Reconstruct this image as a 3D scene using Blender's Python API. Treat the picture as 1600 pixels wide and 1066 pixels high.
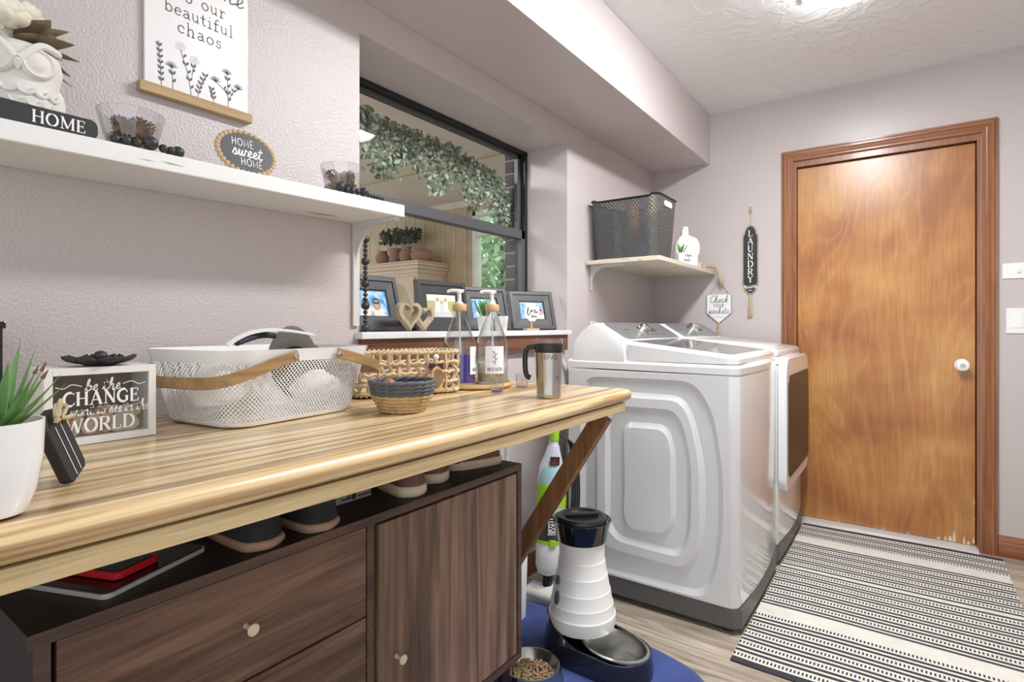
import bpy, math, random
from mathutils import Matrix, Vector
random.seed(7)
PI = math.pi
sc = bpy.context.scene
for o in list(bpy.data.objects): bpy.data.objects.remove(o)
COL = sc.collection

# ------------------------------------------------------------------ camera
cam_d = bpy.data.cameras.new('camera'); cam = bpy.data.objects.new('camera', cam_d); COL.objects.link(cam)
cam.location = (1.37, 0.0, 1.096); cam.rotation_euler = (PI/2, 0, math.radians(35.614))
cam_d.sensor_width = 36; cam_d.lens = 865.745/1600*36; cam_d.shift_y = (510.971-533)/1600
cam_d.clip_start = 0.02; cam_d.clip_end = 100
sc.camera = cam
# ------------------------------------------------------------------ world (even white fill, let in where the walls are left open)
w = bpy.data.worlds.new('world'); sc.world = w; w.use_nodes = True
bg = w.node_tree.nodes['Background']; bg.inputs[0].default_value = (.955, .98, 1.0, 1); bg.inputs[1].default_value = 1.6
# ------------------------------------------------------------------ view
sc.view_settings.view_transform = 'Standard'; sc.view_settings.look = 'None'
sc.view_settings.exposure = -0.22; sc.view_settings.gamma = 1.0; sc.view_settings.use_curve_mapping = False
LAMP_STRENGTH = 84.0
D = 3.517      # back wall
CEIL = 2.416

# ------------------------------------------------------------------ materials
MATS = {}
def srgb(r, g, b):
    f = lambda c: (c/255/12.92) if c/255 <= .04045 else ((c/255+.055)/1.055)**2.4
    return (f(r), f(g), f(b), 1)
def nmat(name):
    m = bpy.data.materials.new(name); m.use_nodes = True; MATS[name] = m
    nt = m.node_tree; b = nt.nodes['Principled BSDF']
    return m, nt, b
def plain(name, c, rough=.5, metal=0, coat=0, spec=.5, bump=None, var=None, emit=None, sheen=0):
    """bump=(scale,strength,detail) ; var=(scale, amount) colour mottling"""
    m, nt, b = nmat(name); N = nt.nodes; L = nt.links
    b.inputs['Base Color'].default_value = c; b.inputs['Roughness'].default_value = rough; b.inputs['Metallic'].default_value = metal
    b.inputs['Coat Weight'].default_value = coat; b.inputs['Coat Roughness'].default_value = .08; b.inputs['Specular IOR Level'].default_value = spec
    if sheen: b.inputs['Sheen Weight'].default_value = sheen
    if emit: b.inputs['Emission Color'].default_value = emit[0]; b.inputs['Emission Strength'].default_value = emit[1]
    if bump or var: tc = N.new('ShaderNodeTexCoord')
    if bump:
        n = N.new('ShaderNodeTexNoise'); n.inputs['Scale'].default_value = bump[0]; n.inputs['Detail'].default_value = bump[2] if len(bump) > 2 else 2
        bp = N.new('ShaderNodeBump'); bp.inputs['Strength'].default_value = bump[1]; bp.inputs['Distance'].default_value = .004
        L.new(tc.outputs['Object'], n.inputs['Vector']); L.new(n.outputs['Fac'], bp.inputs['Height']); L.new(bp.outputs[0], b.inputs['Normal'])
    if var:
        n = N.new('ShaderNodeTexNoise'); n.inputs['Scale'].default_value = var[0]; n.inputs['Detail'].default_value = 4
        mx = N.new('ShaderNodeMix'); mx.data_type = 'RGBA'
        mx.inputs[6].default_value = tuple(x*(1-var[1]) for x in c[:3])+(1,); mx.inputs[7].default_value = tuple(min(1, x*(1+var[1])) for x in c[:3])+(1,)
        rp = N.new('ShaderNodeMapRange'); rp.inputs[1].default_value = .3; rp.inputs[2].default_value = .7
        L.new(tc.outputs['Object'], n.inputs['Vector']); L.new(n.outputs['Fac'], rp.inputs[0]); L.new(rp.outputs[0], mx.inputs[0]); L.new(mx.outputs[2], b.inputs['Base Color'])
    return m
def wood(name, cols, axis='y', scale=(1, 18, 18), rough=.4, coat=0, dist=1.0, det=6, stops=None, second=None, bump=.15, spec=.5):
    """streaky grain: noise stretched along an axis, through a colour ramp"""
    m, nt, b = nmat(name); N = nt.nodes; L = nt.links
    tc = N.new('ShaderNodeTexCoord'); mp = N.new('ShaderNodeMapping')
    a, p, q = scale
    mp.inputs['Scale'].default_value = {'x': (a, p, q), 'y': (p, a, q), 'z': (p, q, a)}[axis]
    n = N.new('ShaderNodeTexNoise'); n.inputs['Scale'].default_value = 1; n.inputs['Detail'].default_value = det; n.inputs['Roughness'].default_value = .62; n.inputs['Distortion'].default_value = dist
    r = N.new('ShaderNodeValToRGB'); e = r.color_ramp.elements
    k = len(cols); st = stops or [.3+.4*i/(k-1) for i in range(k)]
    e[0].position = st[0]; e[0].color = cols[0]; e[1].position = st[-1]; e[1].color = cols[-1]
    for i in range(1, k-1):
        x = e.new(st[i]); x.color = cols[i]
    L.new(tc.outputs['Object'], mp.inputs[0]); L.new(mp.outputs[0], n.inputs['Vector']); L.new(n.outputs['Fac'], r.inputs[0])
    out = r.outputs[0]
    if second:   # broad strips laid side by side: (scale across, dark multiplier)
        mp2 = N.new('ShaderNodeMapping'); s2 = second[0]
        mp2.inputs['Scale'].default_value = {'x': (.25*a, s2, s2), 'y': (s2, .25*a, s2), 'z': (s2, s2, .25*a)}[axis]
        n2 = N.new('ShaderNodeTexNoise'); n2.inputs['Scale'].default_value = 1; n2.inputs['Detail'].default_value = 2; n2.inputs['Distortion'].default_value = .3
        rg = N.new('ShaderNodeMapRange'); rg.inputs[1].default_value = .38; rg.inputs[2].default_value = .62; rg.inputs[3].default_value = second[1]; rg.inputs[4].default_value = 1.1
        mx = N.new('ShaderNodeMix'); mx.data_type = 'RGBA'; mx.blend_type = 'MULTIPLY'; mx.inputs[0].default_value = 1
        L.new(tc.outputs['Object'], mp2.inputs[0]); L.new(mp2.outputs[0], n2.inputs['Vector']); L.new(n2.outputs['Fac'], rg.inputs[0])
        L.new(out, mx.inputs[6]); L.new(rg.outputs[0], mx.inputs[7]); out = mx.outputs[2]
    L.new(out, b.inputs['Base Color'])
    b.inputs['Roughness'].default_value = rough; b.inputs['Coat Weight'].default_value = coat; b.inputs['Coat Roughness'].default_value = .12; b.inputs['Specular IOR Level'].default_value = spec
    if bump:
        bp = N.new('ShaderNodeBump'); bp.inputs['Strength'].default_value = bump; bp.inputs['Distance'].default_value = .001
        L.new(n.outputs['Fac'], bp.inputs['Height']); L.new(bp.outputs[0], b.inputs['Normal'])
    return m
def glass(name, tint=(1, 1, 1, 1), refl=.9, rough=.0, base=.03):
    """thin clear sheet: see-through with a Fresnel reflection"""
    m = bpy.data.materials.new(name); m.use_nodes = True; nt = m.node_tree; N = nt.nodes; L = nt.links
    N.remove(N['Principled BSDF']); out = N['Material Output']
    t = N.new('ShaderNodeBsdfTransparent'); t.inputs[0].default_value = tint
    g = N.new('ShaderNodeBsdfGlossy'); g.inputs['Roughness'].default_value = rough
    lw = N.new('ShaderNodeLayerWeight'); lw.inputs[0].default_value = .5
    fr = N.new('ShaderNodeMath'); fr.operation = 'POWER'; fr.inputs[1].default_value = 3; L.new(lw.outputs['Facing'], fr.inputs[0])
    ml = N.new('ShaderNodeMath'); ml.operation = 'MULTIPLY_ADD'; ml.inputs[1].default_value = refl; ml.inputs[2].default_value = base
    mx = N.new('ShaderNodeMixShader')
    L.new(fr.outputs[0], ml.inputs[0]); L.new(ml.outputs[0], mx.inputs[0]); L.new(t.outputs[0], mx.inputs[1]); L.new(g.outputs[0], mx.inputs[2]); L.new(mx.outputs[0], out.inputs[0])
    return m
def perforated(name, c, sx, sy, hole, rough=.4, rot=45):
    """sheet with a lattice of round holes, placed by the mesh's own UV (metres)"""
    m, nt, b = nmat(name); N = nt.nodes; L = nt.links
    b.inputs['Base Color'].default_value = c; b.inputs['Roughness'].default_value = rough
    uv = N.new('ShaderNodeUVMap'); mp = N.new('ShaderNodeMapping'); mp.inputs['Rotation'].default_value = (0, 0, math.radians(rot)); mp.inputs['Scale'].default_value = (sx, sy, 1)
    v = N.new('ShaderNodeTexVoronoi'); v.voronoi_dimensions = '2D'; v.inputs['Scale'].default_value = 1; v.inputs['Randomness'].default_value = 0
    gt = N.new('ShaderNodeMath'); gt.operation = 'LESS_THAN'; gt.inputs[1].default_value = hole
    tr = N.new('ShaderNodeBsdfTransparent'); mx = N.new('ShaderNodeMixShader'); out = N['Material Output']
    L.new(uv.outputs[0], mp.inputs[0]); L.new(mp.outputs[0], v.inputs['Vector']); L.new(v.outputs['Distance'], gt.inputs[0]); L.new(gt.outputs[0], mx.inputs[0])
    L.new(b.outputs[0], mx.inputs[1]); L.new(tr.outputs[0], mx.inputs[2]); L.new(mx.outputs[0], out.inputs[0])
    return m

WALLC = srgb(196, 187, 186)
plain('wall', WALLC, .34, bump=(160, .10, 2), spec=.45)
plain('wall_texture', WALLC, .33, bump=(170, .55, 3), spec=.5)
def ceiling_mat():
    m, nt, b = nmat('ceiling'); N = nt.nodes; L = nt.links
    b.inputs['Base Color'].default_value = srgb(238, 239, 239); b.inputs['Roughness'].default_value = .75
    tc = N.new('ShaderNodeTexCoord'); n = N.new('ShaderNodeTexNoise'); n.inputs['Scale'].default_value = 11; n.inputs['Detail'].default_value = 3; n.inputs['Distortion'].default_value = 1.6
    r = N.new('ShaderNodeMapRange'); r.inputs[1].default_value = .46; r.inputs[2].default_value = .56; r.interpolation_type = 'SMOOTHSTEP'
    bp = N.new('ShaderNodeBump'); bp.inputs['Strength'].default_value = .32; bp.inputs['Distance'].default_value = .006
    L.new(tc.outputs['Object'], n.inputs['Vector']); L.new(n.outputs['Fac'], r.inputs[0]); L.new(r.outputs[0], bp.inputs['Height']); L.new(bp.outputs[0], b.inputs['Normal'])
ceiling_mat()
wood('counter_wood', [srgb(128, 98, 66), srgb(176, 144, 102), srgb(212, 184, 138), srgb(228, 208, 168)], 'y', (1.1, 44, 44), .3, coat=.35, dist=.35, stops=[.34, .44, .53, .64], second=(17, .72), bump=.02)
wood('counter_edge', [srgb(132, 100, 64), srgb(178, 144, 98), srgb(205, 172, 122), srgb(222, 194, 148)], 'y', (2.2, 30, 34), .26, coat=.5, dist=1.6, stops=[.34, .46, .56, .66], second=(15, .72), bump=.03)
wood('pale_strip', [srgb(168, 142, 100), srgb(196, 172, 128), srgb(212, 190, 148)], 'y', (3, 60, 120), .55, dist=.8, bump=.1)
wood('brace_wood', [srgb(108, 72, 42), srgb(140, 98, 60), srgb(164, 120, 76)], 'z', (3, 40, 40), .55, dist=.6)
wood('walnut_h', [srgb(58, 41, 34), srgb(88, 64, 52), srgb(112, 84, 68), srgb(132, 102, 82)], 'y', (1.6, 15, 26), .42, dist=1.3, stops=[.3, .44, .56, .7], second=(4, .78), bump=.06)
wood('walnut_v', [srgb(76, 57, 47), srgb(110, 86, 71), srgb(138, 110, 92), srgb(160, 132, 110)], 'z', (1.3, 26, 26), .4, dist=.7, stops=[.3, .44, .56, .7], second=(7, .8), bump=.06)
wood('walnut_frame', [srgb(58, 42, 35), srgb(84, 63, 53), srgb(100, 78, 66)], 'y', (2, 30, 30), .42, dist=.6)
plain('walnut_dark_shade', srgb(34, 25, 22), .55)  # dark walnut; also carries the shade on the sideboard's top and left side
plain('cabinet_gap', srgb(20, 15, 13), .7)
def door_mat():
    m, nt, b = nmat('door_birch'); N = nt.nodes; L = nt.links
    tc = N.new('ShaderNodeTexCoord'); mp = N.new('ShaderNodeMapping'); mp.inputs['Scale'].default_value = (3.0, 3.0, .75)
    n = N.new('ShaderNodeTexNoise'); n.inputs['Scale'].default_value = 1.0; n.inputs['Detail'].default_value = 2.2; n.inputs['Roughness'].default_value = .5; n.inputs['Distortion'].default_value = .8
    ml = N.new('ShaderNodeMath'); ml.operation = 'MULTIPLY'; ml.inputs[1].default_value = 24
    fr = N.new('ShaderNodeMath'); fr.operation = 'PINGPONG'; fr.inputs[1].default_value = 1
    pw = N.new('ShaderNodeMath'); pw.operation = 'POWER'; pw.inputs[1].default_value = 3
    big = N.new('ShaderNodeTexNoise'); big.inputs['Scale'].default_value = 2.6; big.inputs['Detail'].default_value = 3
    fine = N.new('ShaderNodeTexNoise'); fine.inputs['Scale'].default_value = 1; fine.inputs['Detail'].default_value = 4
    mp2 = N.new('ShaderNodeMapping'); mp2.inputs['Scale'].default_value = (90, 90, 6)
    r = N.new('ShaderNodeValToRGB'); e = r.color_ramp.elements
    e[0].position = .36; e[0].color = srgb(160, 100, 54); e[1].position = .66; e[1].color = srgb(198, 146, 84)
    x = e.new(.5); x.color = srgb(180, 122, 64)
    mx = N.new('ShaderNodeMix'); mx.data_type = 'RGBA'; mx.inputs[7].default_value = srgb(214, 166, 106)
    sc_ = N.new('ShaderNodeMath'); sc_.operation = 'MULTIPLY'; sc_.inputs[1].default_value = .22
    mf = N.new('ShaderNodeMix'); mf.data_type = 'RGBA'; mf.blend_type = 'MULTIPLY'; mf.inputs[0].default_value = 1
    rg = N.new('ShaderNodeMapRange'); rg.inputs[1].default_value = .3; rg.inputs[2].default_value = .7; rg.inputs[3].default_value = .84; rg.inputs[4].default_value = 1.08
    L.new(tc.outputs['Object'], mp.inputs[0]); L.new(mp.outputs[0], n.inputs['Vector']); L.new(n.outputs['Fac'], ml.inputs[0]); L.new(ml.outputs[0], fr.inputs[0]); L.new(fr.outputs[0], pw.inputs[0]); L.new(pw.outputs[0], sc_.inputs[0])
    L.new(tc.outputs['Object'], big.inputs['Vector']); L.new(big.outputs['Fac'], r.inputs[0]); L.new(r.outputs[0], mx.inputs[6]); L.new(sc_.outputs[0], mx.inputs[0])
    L.new(tc.outputs['Object'], mp2.inputs[0]); L.new(mp2.outputs[0], fine.inputs['Vector']); L.new(fine.outputs['Fac'], rg.inputs[0])
    L.new(mx.outputs[2], mf.inputs[6]); L.new(rg.outputs[0], mf.inputs[7]); L.new(mf.outputs[2], b.inputs['Base Color'])
    b.inputs['Roughness'].default_value = .3; b.inputs['Coat Weight'].default_value = .25; b.inputs['Coat Roughness'].default_value = .25
door_mat()
wood('casing_wood', [srgb(116, 70, 42), srgb(140, 88, 56), srgb(160, 106, 70)], 'z', (2.5, 40, 40), .36, coat=.2, dist=.5)
wood('casing_wood_top', [srgb(116, 70, 42), srgb(140, 88, 56), srgb(160, 106, 70)], 'x', (2.5, 40, 40), .36, coat=.2, dist=.5)
wood('apron_wood', [srgb(84, 53, 37), srgb(118, 78, 56), srgb(136, 94, 70)], 'y', (2, 40, 40), .45, dist=.6)
wood('plank_floor', [srgb(116, 103, 90), srgb(156, 142, 126), srgb(184, 170, 153), srgb(202, 189, 172)], 'x', (2.2, 26, 26), .45, dist=1.1, stops=[.3, .44, .56, .72], second=(5, .85), bump=.08)
plain('floor_under', srgb(60, 52, 46), .8)
plain('marble', srgb(226, 225, 224), .25, coat=.2, var=(26, .09))
plain('brass_pale', srgb(226, 208, 182), .4, metal=.2)
plain('white_paint', srgb(228, 227, 222), .45, bump=(60, .15, 3), var=(9, .05))
def distressed(name, base, dark, thr=.66):
    m, nt, b = nmat(name); N = nt.nodes; L = nt.links
    tc = N.new('ShaderNodeTexCoord'); mp = N.new('ShaderNodeMapping'); mp.inputs['Scale'].default_value = (22, 5, 60)
    n = N.new('ShaderNodeTexNoise'); n.inputs['Scale'].default_value = 1; n.inputs['Detail'].default_value = 6
    r = N.new('ShaderNodeMapRange'); r.inputs[1].default_value = thr; r.inputs[2].default_value = thr+.05
    mx = N.new('ShaderNodeMix'); mx.data_type = 'RGBA'; mx.inputs[6].default_value = base; mx.inputs[7].default_value = dark
    L.new(tc.outputs['Object'], mp.inputs[0]); L.new(mp.outputs[0], n.inputs['Vector']); L.new(n.outputs['Fac'], r.inputs[0]); L.new(r.outputs[0], mx.inputs[0]); L.new(mx.outputs[2], b.inputs['Base Color'])
    b.inputs['Roughness'].default_value = .5
distressed('shelf_white', srgb(230, 230, 228), srgb(120, 110, 98), .68)
distressed('shelf_cream', srgb(214, 204, 186), srgb(186, 170, 144), .60)
plain('bracket_metal', srgb(206, 203, 200), .4)
plain('appliance_white', srgb(236, 237, 238), .16, coat=.5, spec=.5)
plain('appliance_side', srgb(222, 223, 225), .28, coat=.2)
plain('appliance_base', srgb(92, 92, 92), .45, bump=(300, .05))
plain('console_grey', srgb(150, 152, 154), .28, metal=.55, var=(14, .06))
plain('dark_glass', srgb(88, 88, 90), .06, coat=.8)
plain('door_glass_black', srgb(52, 48, 46), .35, spec=.3)
plain('seam_dark', srgb(70, 70, 72), .6)
plain('chrome', srgb(225, 225, 225), .12, metal=1)
plain('steel', srgb(186, 182, 176), .27, metal=1)
plain('steel_bowl', srgb(196, 196, 190), .22, metal=1)
plain('aluminium', srgb(222, 223, 225), .34, metal=.35)
plain('black_plastic', srgb(30, 30, 32), .3)
plain('black_gloss', srgb(18, 18, 20), .08, coat=.6)
plain('navy_black', srgb(34, 35, 44), .16, coat=.4)
plain('black_matte', srgb(38, 38, 40), .55)
plain('black_wood', srgb(46, 46, 48), .5, bump=(80, .1), var=(20, .12))
plain('bead_black', srgb(48, 48, 50), .42)
plain('frame_grey', srgb(62, 62, 64), .42, var=(12, .08))
plain('metal_frame', srgb(26, 26, 28), .4)
plain('metal_sash', srgb(92, 93, 96), .42, metal=.3)
plain('white_plastic', srgb(236, 236, 236), .32)
plain('white_gloss', srgb(240, 240, 240), .14, coat=.3)
plain('feeder_white', srgb(232, 232, 230), .3)
plain('milky', srgb(238, 236, 230), .35)
plain('ceramic_white', srgb(226, 222, 216), .7, bump=(90, .1))
plain('ink_white', srgb(240, 240, 238), .6)
plain('ink_grey', srgb(96, 96, 98), .6)
plain('ink_dark', srgb(50, 50, 52), .6)
plain('paper_white', srgb(238, 238, 238), .22, coat=.2)
plain('label_white', srgb(236, 236, 242), .5)
wood('rail_wood', [srgb(150, 122, 84), srgb(178, 148, 106), srgb(194, 166, 124)], 'y', (3, 60, 60), .55, dist=.5)
wood('handle_wood', [srgb(132, 102, 66), srgb(154, 122, 80), srgb(172, 140, 98)], 'y', (3, 60, 60), .45, dist=.5)
plain('bead_wood', srgb(200, 172, 136), .55, var=(40, .12))
wood('heart_wood', [srgb(150, 132, 108), srgb(172, 154, 128), srgb(188, 170, 146)], 'z', (5, 60, 60), .6, dist=.6)
plain('bamboo', srgb(202, 168, 122), .5, var=(60, .08))
plain('tray_wood', srgb(206, 172, 120), .5, var=(30, .1))
plain('wicker', srgb(200, 176, 140), .65, bump=(220, .5), var=(34, .2))
plain('rope_natural', srgb(192, 160, 114), .7, bump=(240, .5), var=(60, .18))
plain('rope_grey', srgb(92, 94, 98), .75, bump=(240, .5), var=(70, .18))
plain('twine', srgb(190, 172, 140), .85, bump=(300, .4), var=(60, .15))
plain('leaf_succulent', srgb(104, 150, 84), .4, var=(30, .2))
plain('leaf_tip', srgb(120, 76, 66), .5)
plain('grass_green', srgb(92, 146, 78), .45, var=(40, .2))
plain('eucalyptus', srgb(116, 128, 104), .6, var=(30, .3))
plain('eucalyptus_pale', srgb(182, 192, 180), .6, var=(30, .2))
plain('dry_leaf', srgb(112, 96, 74), .6, var=(40, .2))
plain('petal', srgb(232, 226, 208), .6)
plain('pinecone', srgb(150, 120, 92), .75, var=(80, .3))
plain('terracotta', srgb(158, 122, 108), .7, var=(14, .1))
plain('dark_foliage', srgb(70, 84, 68), .7, var=(30, .3))
plain('blue_liquid', srgb(62, 42, 170), .2)
plain('clear_liquid', srgb(204, 190, 160), .2)
plain('blue_gel', srgb(60, 100, 200), .2)
plain('pink_gel', srgb(214, 176, 196), .25)
plain('mat_blue', srgb(44, 66, 128), .9, bump=(22, 1.0, 5), var=(10, .22), sheen=.3)
plain('rug_cream', srgb(222, 219, 209), .95, bump=(260, .7), var=(14, .06))
plain('rug_dark', srgb(56, 57, 63), .95, bump=(260, .7))
plain('lime', srgb(158, 206, 40), .35)
plain('vac_white', srgb(222, 224, 236), .3)
plain('vac_tank', srgb(160, 200, 204), .12)
plain('vac_dark', srgb(58, 60, 60), .2)
plain('vac_bottle', srgb(236, 238, 236), .3)
plain('brand_red', srgb(170, 60, 50), .4)
plain('cord_black', srgb(34, 34, 36), .5)
plain('shoe_brown', srgb(112, 78, 68), .7, bump=(200, .2), var=(40, .1))
plain('shoe_black', srgb(36, 38, 38), .85, bump=(160, .3), var=(60, .25))
plain('sole_cream', srgb(216, 200, 176), .7, var=(40, .06))
plain('sole_tan', srgb(166, 134, 114), .75)
plain('red_plastic', srgb(190, 26, 40), .3)
plain('tablet_black', srgb(14, 14, 16), .12)
plain('grey_plastic', srgb(158, 158, 158), .45)
plain('kibble', srgb(158, 130, 96), .8, var=(60, .3))
plain('copper', srgb(176, 122, 90), .45, metal=.4)
plain('silver_coin', srgb(196, 186, 166), .45, metal=.4)
plain('box_back', srgb(112, 92, 80), .5, var=(12, .15))
plain('cap_grey', srgb(150, 146, 140), .8)
plain('cap_white', srgb(226, 226, 224), .75)
plain('cap_navy', srgb(44, 46, 58), .75)
plain('yellow_plastic', srgb(226, 186, 60), .35)
plain('orange_plastic', srgb(216, 150, 84), .35)
plain('brick_dark', srgb(82, 76, 78), .9, var=(40, .15))
plain('mortar', srgb(150, 146, 142), .9)
plain('porch_ceiling', srgb(216, 203, 192), .7, var=(3, .05))
plain('porch_wall', srgb(190, 172, 146), .8, var=(6, .1))
plain('porch_floor', srgb(150, 140, 128), .8)
plain('hutch_paint', srgb(208, 188, 166), .55, var=(8, .05))
plain('batten', srgb(206, 200, 180), .5)  # pale tone of the reflection lines on the porch wall
plain('tree_leaf', srgb(206, 232, 200), .6, var=(3, .25))
plain('tree_bark', srgb(130, 112, 92), .9)
plain('lawn', srgb(120, 180, 96), .9, var=(2, .2))
plain('skin', srgb(196, 146, 120), .6)
plain('hair_dark', srgb(52, 42, 38), .7)
plain('print_shirt', srgb(222, 214, 204), .6)
plain('print_field', srgb(168, 172, 116), .6)
plain('print_road', srgb(196, 198, 204), .6)
def sky_print():
    m, nt, b = nmat('print_sky'); N = nt.nodes; L = nt.links
    tc = N.new('ShaderNodeTexCoord'); n = N.new('ShaderNodeTexNoise'); n.inputs['Scale'].default_value = 26; n.inputs['Detail'].default_value = 4
    r = N.new('ShaderNodeValToRGB'); e = r.color_ramp.elements; e[0].position = .42; e[0].color = srgb(66, 148, 206); e[1].position = .66; e[1].color = srgb(214, 232, 240)
    L.new(tc.outputs['Object'], n.inputs['Vector']); L.new(n.outputs['Fac'], r.inputs[0]); L.new(r.outputs[0], b.inputs['Base Color']); b.inputs['Roughness'].default_value = .15
sky_print()
plain('lamp_glow', (1, 1, 1, 1), .4, emit=((.975, .985, 1.0, 1), LAMP_STRENGTH))
plain('porch_fill_glow', (1, 1, 1, 1), .4, emit=((1.0, .95, .9, 1), 125.0))  # glow of the fill light added in the porch
MATS['pane'] = glass('pane', (.97, .985, .98, 1), .55, 0, .0)
MATS['clear_glass'] = glass('clear_glass', (.94, .95, .95, 1), 1.0, .02, .07)
MATS['clear_plastic'] = glass('clear_plastic', (.96, .96, .965, 1), .9, .05, .05)
perforated('basket_mesh', srgb(232, 232, 232), 150, 150, .34)
perforated('hamper_mesh', srgb(78, 79, 81), 80, 80, .2)

# ------------------------------------------------------------------ geometry helpers
ROOTM = {}
class MB:
    def __init__(s): s.v = []; s.f = []; s.m = []; s.uv = None
    def add(s, vs, fs, m=0):
        k = len(s.v); s.v += [tuple(p) for p in vs]; s.f += [tuple(i+k for i in f) for f in fs]; s.m += [m]*len(fs); return s
    def box(s, x0, x1, y0, y1, z0, z1, m=0):
        return s.add([(x, y, z) for z in (z0, z1) for y in (y0, y1) for x in (x0, x1)], [(0, 2, 3, 1), (4, 5, 7, 6), (0, 1, 5, 4), (2, 6, 7, 3), (0, 4, 6, 2), (1, 3, 7, 5)], m)
    def obox(s, c, ax, half, m=0):
        c = Vector(c); a = [Vector(q).normalized()*h for q, h in zip(ax, half)]
        vs = [c+a[0]*i+a[1]*j+a[2]*k for k in (-1, 1) for j in (-1, 1) for i in (-1, 1)]
        return s.add(vs, [(0, 2, 3, 1), (4, 5, 7, 6), (0, 1, 5, 4), (2, 6, 7, 3), (0, 4, 6, 2), (1, 3, 7, 5)], m)
    def rings(s, rs, closed=True, cap0=True, cap1=True, m=0, loop=False):
        n = len(rs[0]); k = len(s.v); s.v += [tuple(p) for r in rs for p in r]
        fs = []; R = len(rs)
        for i in range(R if loop else R-1):
            a = k+i*n; b = k+((i+1) % R)*n
            for j in range(n if closed else n-1):
                q = (j+1) % n; fs.append((a+j, a+q, b+q, b+j))
        if cap0 and not loop: fs.append(tuple(k+j for j in reversed(range(n))))
        if cap1 and not loop: fs.append(tuple(k+(R-1)*n+j for j in range(n)))
        s.f += fs; s.m += [m]*len(fs); return s
    def lathe(s, prof, n=24, c=(0, 0, 0), cap0=True, cap1=True, m=0, sx=1, sy=1):
        return s.rings([[(c[0]+r*sx*math.cos(2*PI*j/n), c[1]+r*sy*math.sin(2*PI*j/n), c[2]+z) for j in range(n)] for r, z in prof], True, cap0, cap1, m)
    def tube(s, path, r, n=8, loop=False, m=0, cap=True, flat=None):
        P = [Vector(p) for p in path]; N = len(P); rr = r if isinstance(r, (list, tuple)) else [r]*N
        rs = []; prev = None
        for i in range(N):
            t = (P[(i+1) % N]-P[i-1]) if loop else (P[min(i+1, N-1)]-P[max(i-1, 0)])
            if t.length < 1e-9: t = Vector((0, 0, 1))
            t.normalize()
            if prev is None:
                u = t.cross(Vector((0, 0, 1)))
                if u.length < 1e-3: u = t.cross(Vector((1, 0, 0)))
            else: u = prev-t*prev.dot(t)
            u.normalize(); v = t.cross(u); prev = u
            fa = flat or (1, 1)
            rs.append([P[i]+u*math.cos(2*PI*j/n)*rr[i]*fa[0]+v*math.sin(2*PI*j/n)*rr[i]*fa[1] for j in range(n)])
        return s.rings(rs, True, cap, cap, m, loop)
    def cyl(s, a, b, r0, r1=None, n=20, m=0):
        return s.tube([a, b], [r0, r0 if r1 is None else r1], n, m=m)
    def sphere(s, c, r, nu=14, nv=8, m=0):
        rx, ry, rz = r if isinstance(r, (tuple, list)) else (r, r, r)
        rs = [[(c[0]+rx*math.sin(PI*i/nv)*math.cos(2*PI*j/nu), c[1]+ry*math.sin(PI*i/nv)*math.sin(2*PI*j/nu), c[2]-rz*math.cos(PI*i/nv)) for j in range(nu)] for i in range(1, nv)]
        k = len(s.v); s.rings(rs, True, False, False, m)
        b = len(s.v); s.v += [(c[0], c[1], c[2]-rz), (c[0], c[1], c[2]+rz)]
        for j in range(nu):
            s.f.append((b, k+(j+1) % nu, k+j)); s.f.append((b+1, k+(nv-2)*nu+j, k+(nv-2)*nu+(j+1) % nu)); s.m += [m, m]
        return s
    def prism(s, poly, fn, w0, w1, m=0):
        """poly: (u,v) list; fn(u,v,w) -> xyz"""
        n = len(poly); k = len(s.v)
        s.v += [tuple(fn(u, v, w0)) for u, v in poly]+[tuple(fn(u, v, w1)) for u, v in poly]
        fs = [tuple(k+i for i in reversed(range(n))), tuple(k+n+i for i in range(n))]+[(k+i, k+(i+1) % n, k+n+(i+1) % n, k+n+i) for i in range(n)]
        s.f += fs; s.m += [m]*len(fs); return s
    def ribbon(s, pts, wd, fn, off=0, m=0):
        """flat stroke along (u,v) points, placed by fn(u,v,w)"""
        P = [Vector(p) for p in pts]
        if len(P) < 2: return s
        loop = (P[0]-P[-1]).length < 1e-6
        k = len(s.v); n = len(P)
        for i in range(n):
            if loop and i in (0, n-1): t = (P[1]-P[0]).normalized()+(P[-1]-P[-2]).normalized()
            else:
                t = Vector((0, 0))
                if i > 0 and (P[i]-P[i-1]).length > 1e-9: t += (P[i]-P[i-1]).normalized()
                if i < n-1 and (P[i+1]-P[i]).length > 1e-9: t += (P[i+1]-P[i]).normalized()
            if t.length < 1e-6: t = Vector((1, 0))
            t.normalize(); q = Vector((-t.y, t.x))*(wd/2)
            s.v += [tuple(fn(*(P[i]+q), off)), tuple(fn(*(P[i]-q), off))]
        for i in range(n-1):
            s.f.append((k+2*i+1, k+2*i+3, k+2*i+2, k+2*i)); s.m.append(m)
        return s
    def mesh(s, name):
        me = bpy.data.meshes.new(name); me.from_pydata(s.v, [], s.f)
        if len(set(s.m)) > 1: me.polygons.foreach_set('material_index', s.m)
        return me
    def build(s, name, mat, parent=None, world=True, smooth=35, bevel=0, seg=2, sub=0, kind=None, label=None, recalc=True, solid=0):
        if parent is not None and world and parent.name in ROOTM:
            iv = ROOTM[parent.name].inverted(); s.v = [tuple(iv @ Vector(p)) for p in s.v]
        me = s.mesh(name)
        for q in (mat if isinstance(mat, (list, tuple)) else [mat]): me.materials.append(MATS[q])
        if recalc:
            import bmesh
            b = bmesh.new(); b.from_mesh(me); bmesh.ops.recalc_face_normals(b, faces=b.faces); b.to_mesh(me); b.free()
        if smooth: me.shade_smooth(); me.set_sharp_from_angle(angle=math.radians(smooth))
        o = bpy.data.objects.new(name, me); COL.objects.link(o)
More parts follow.
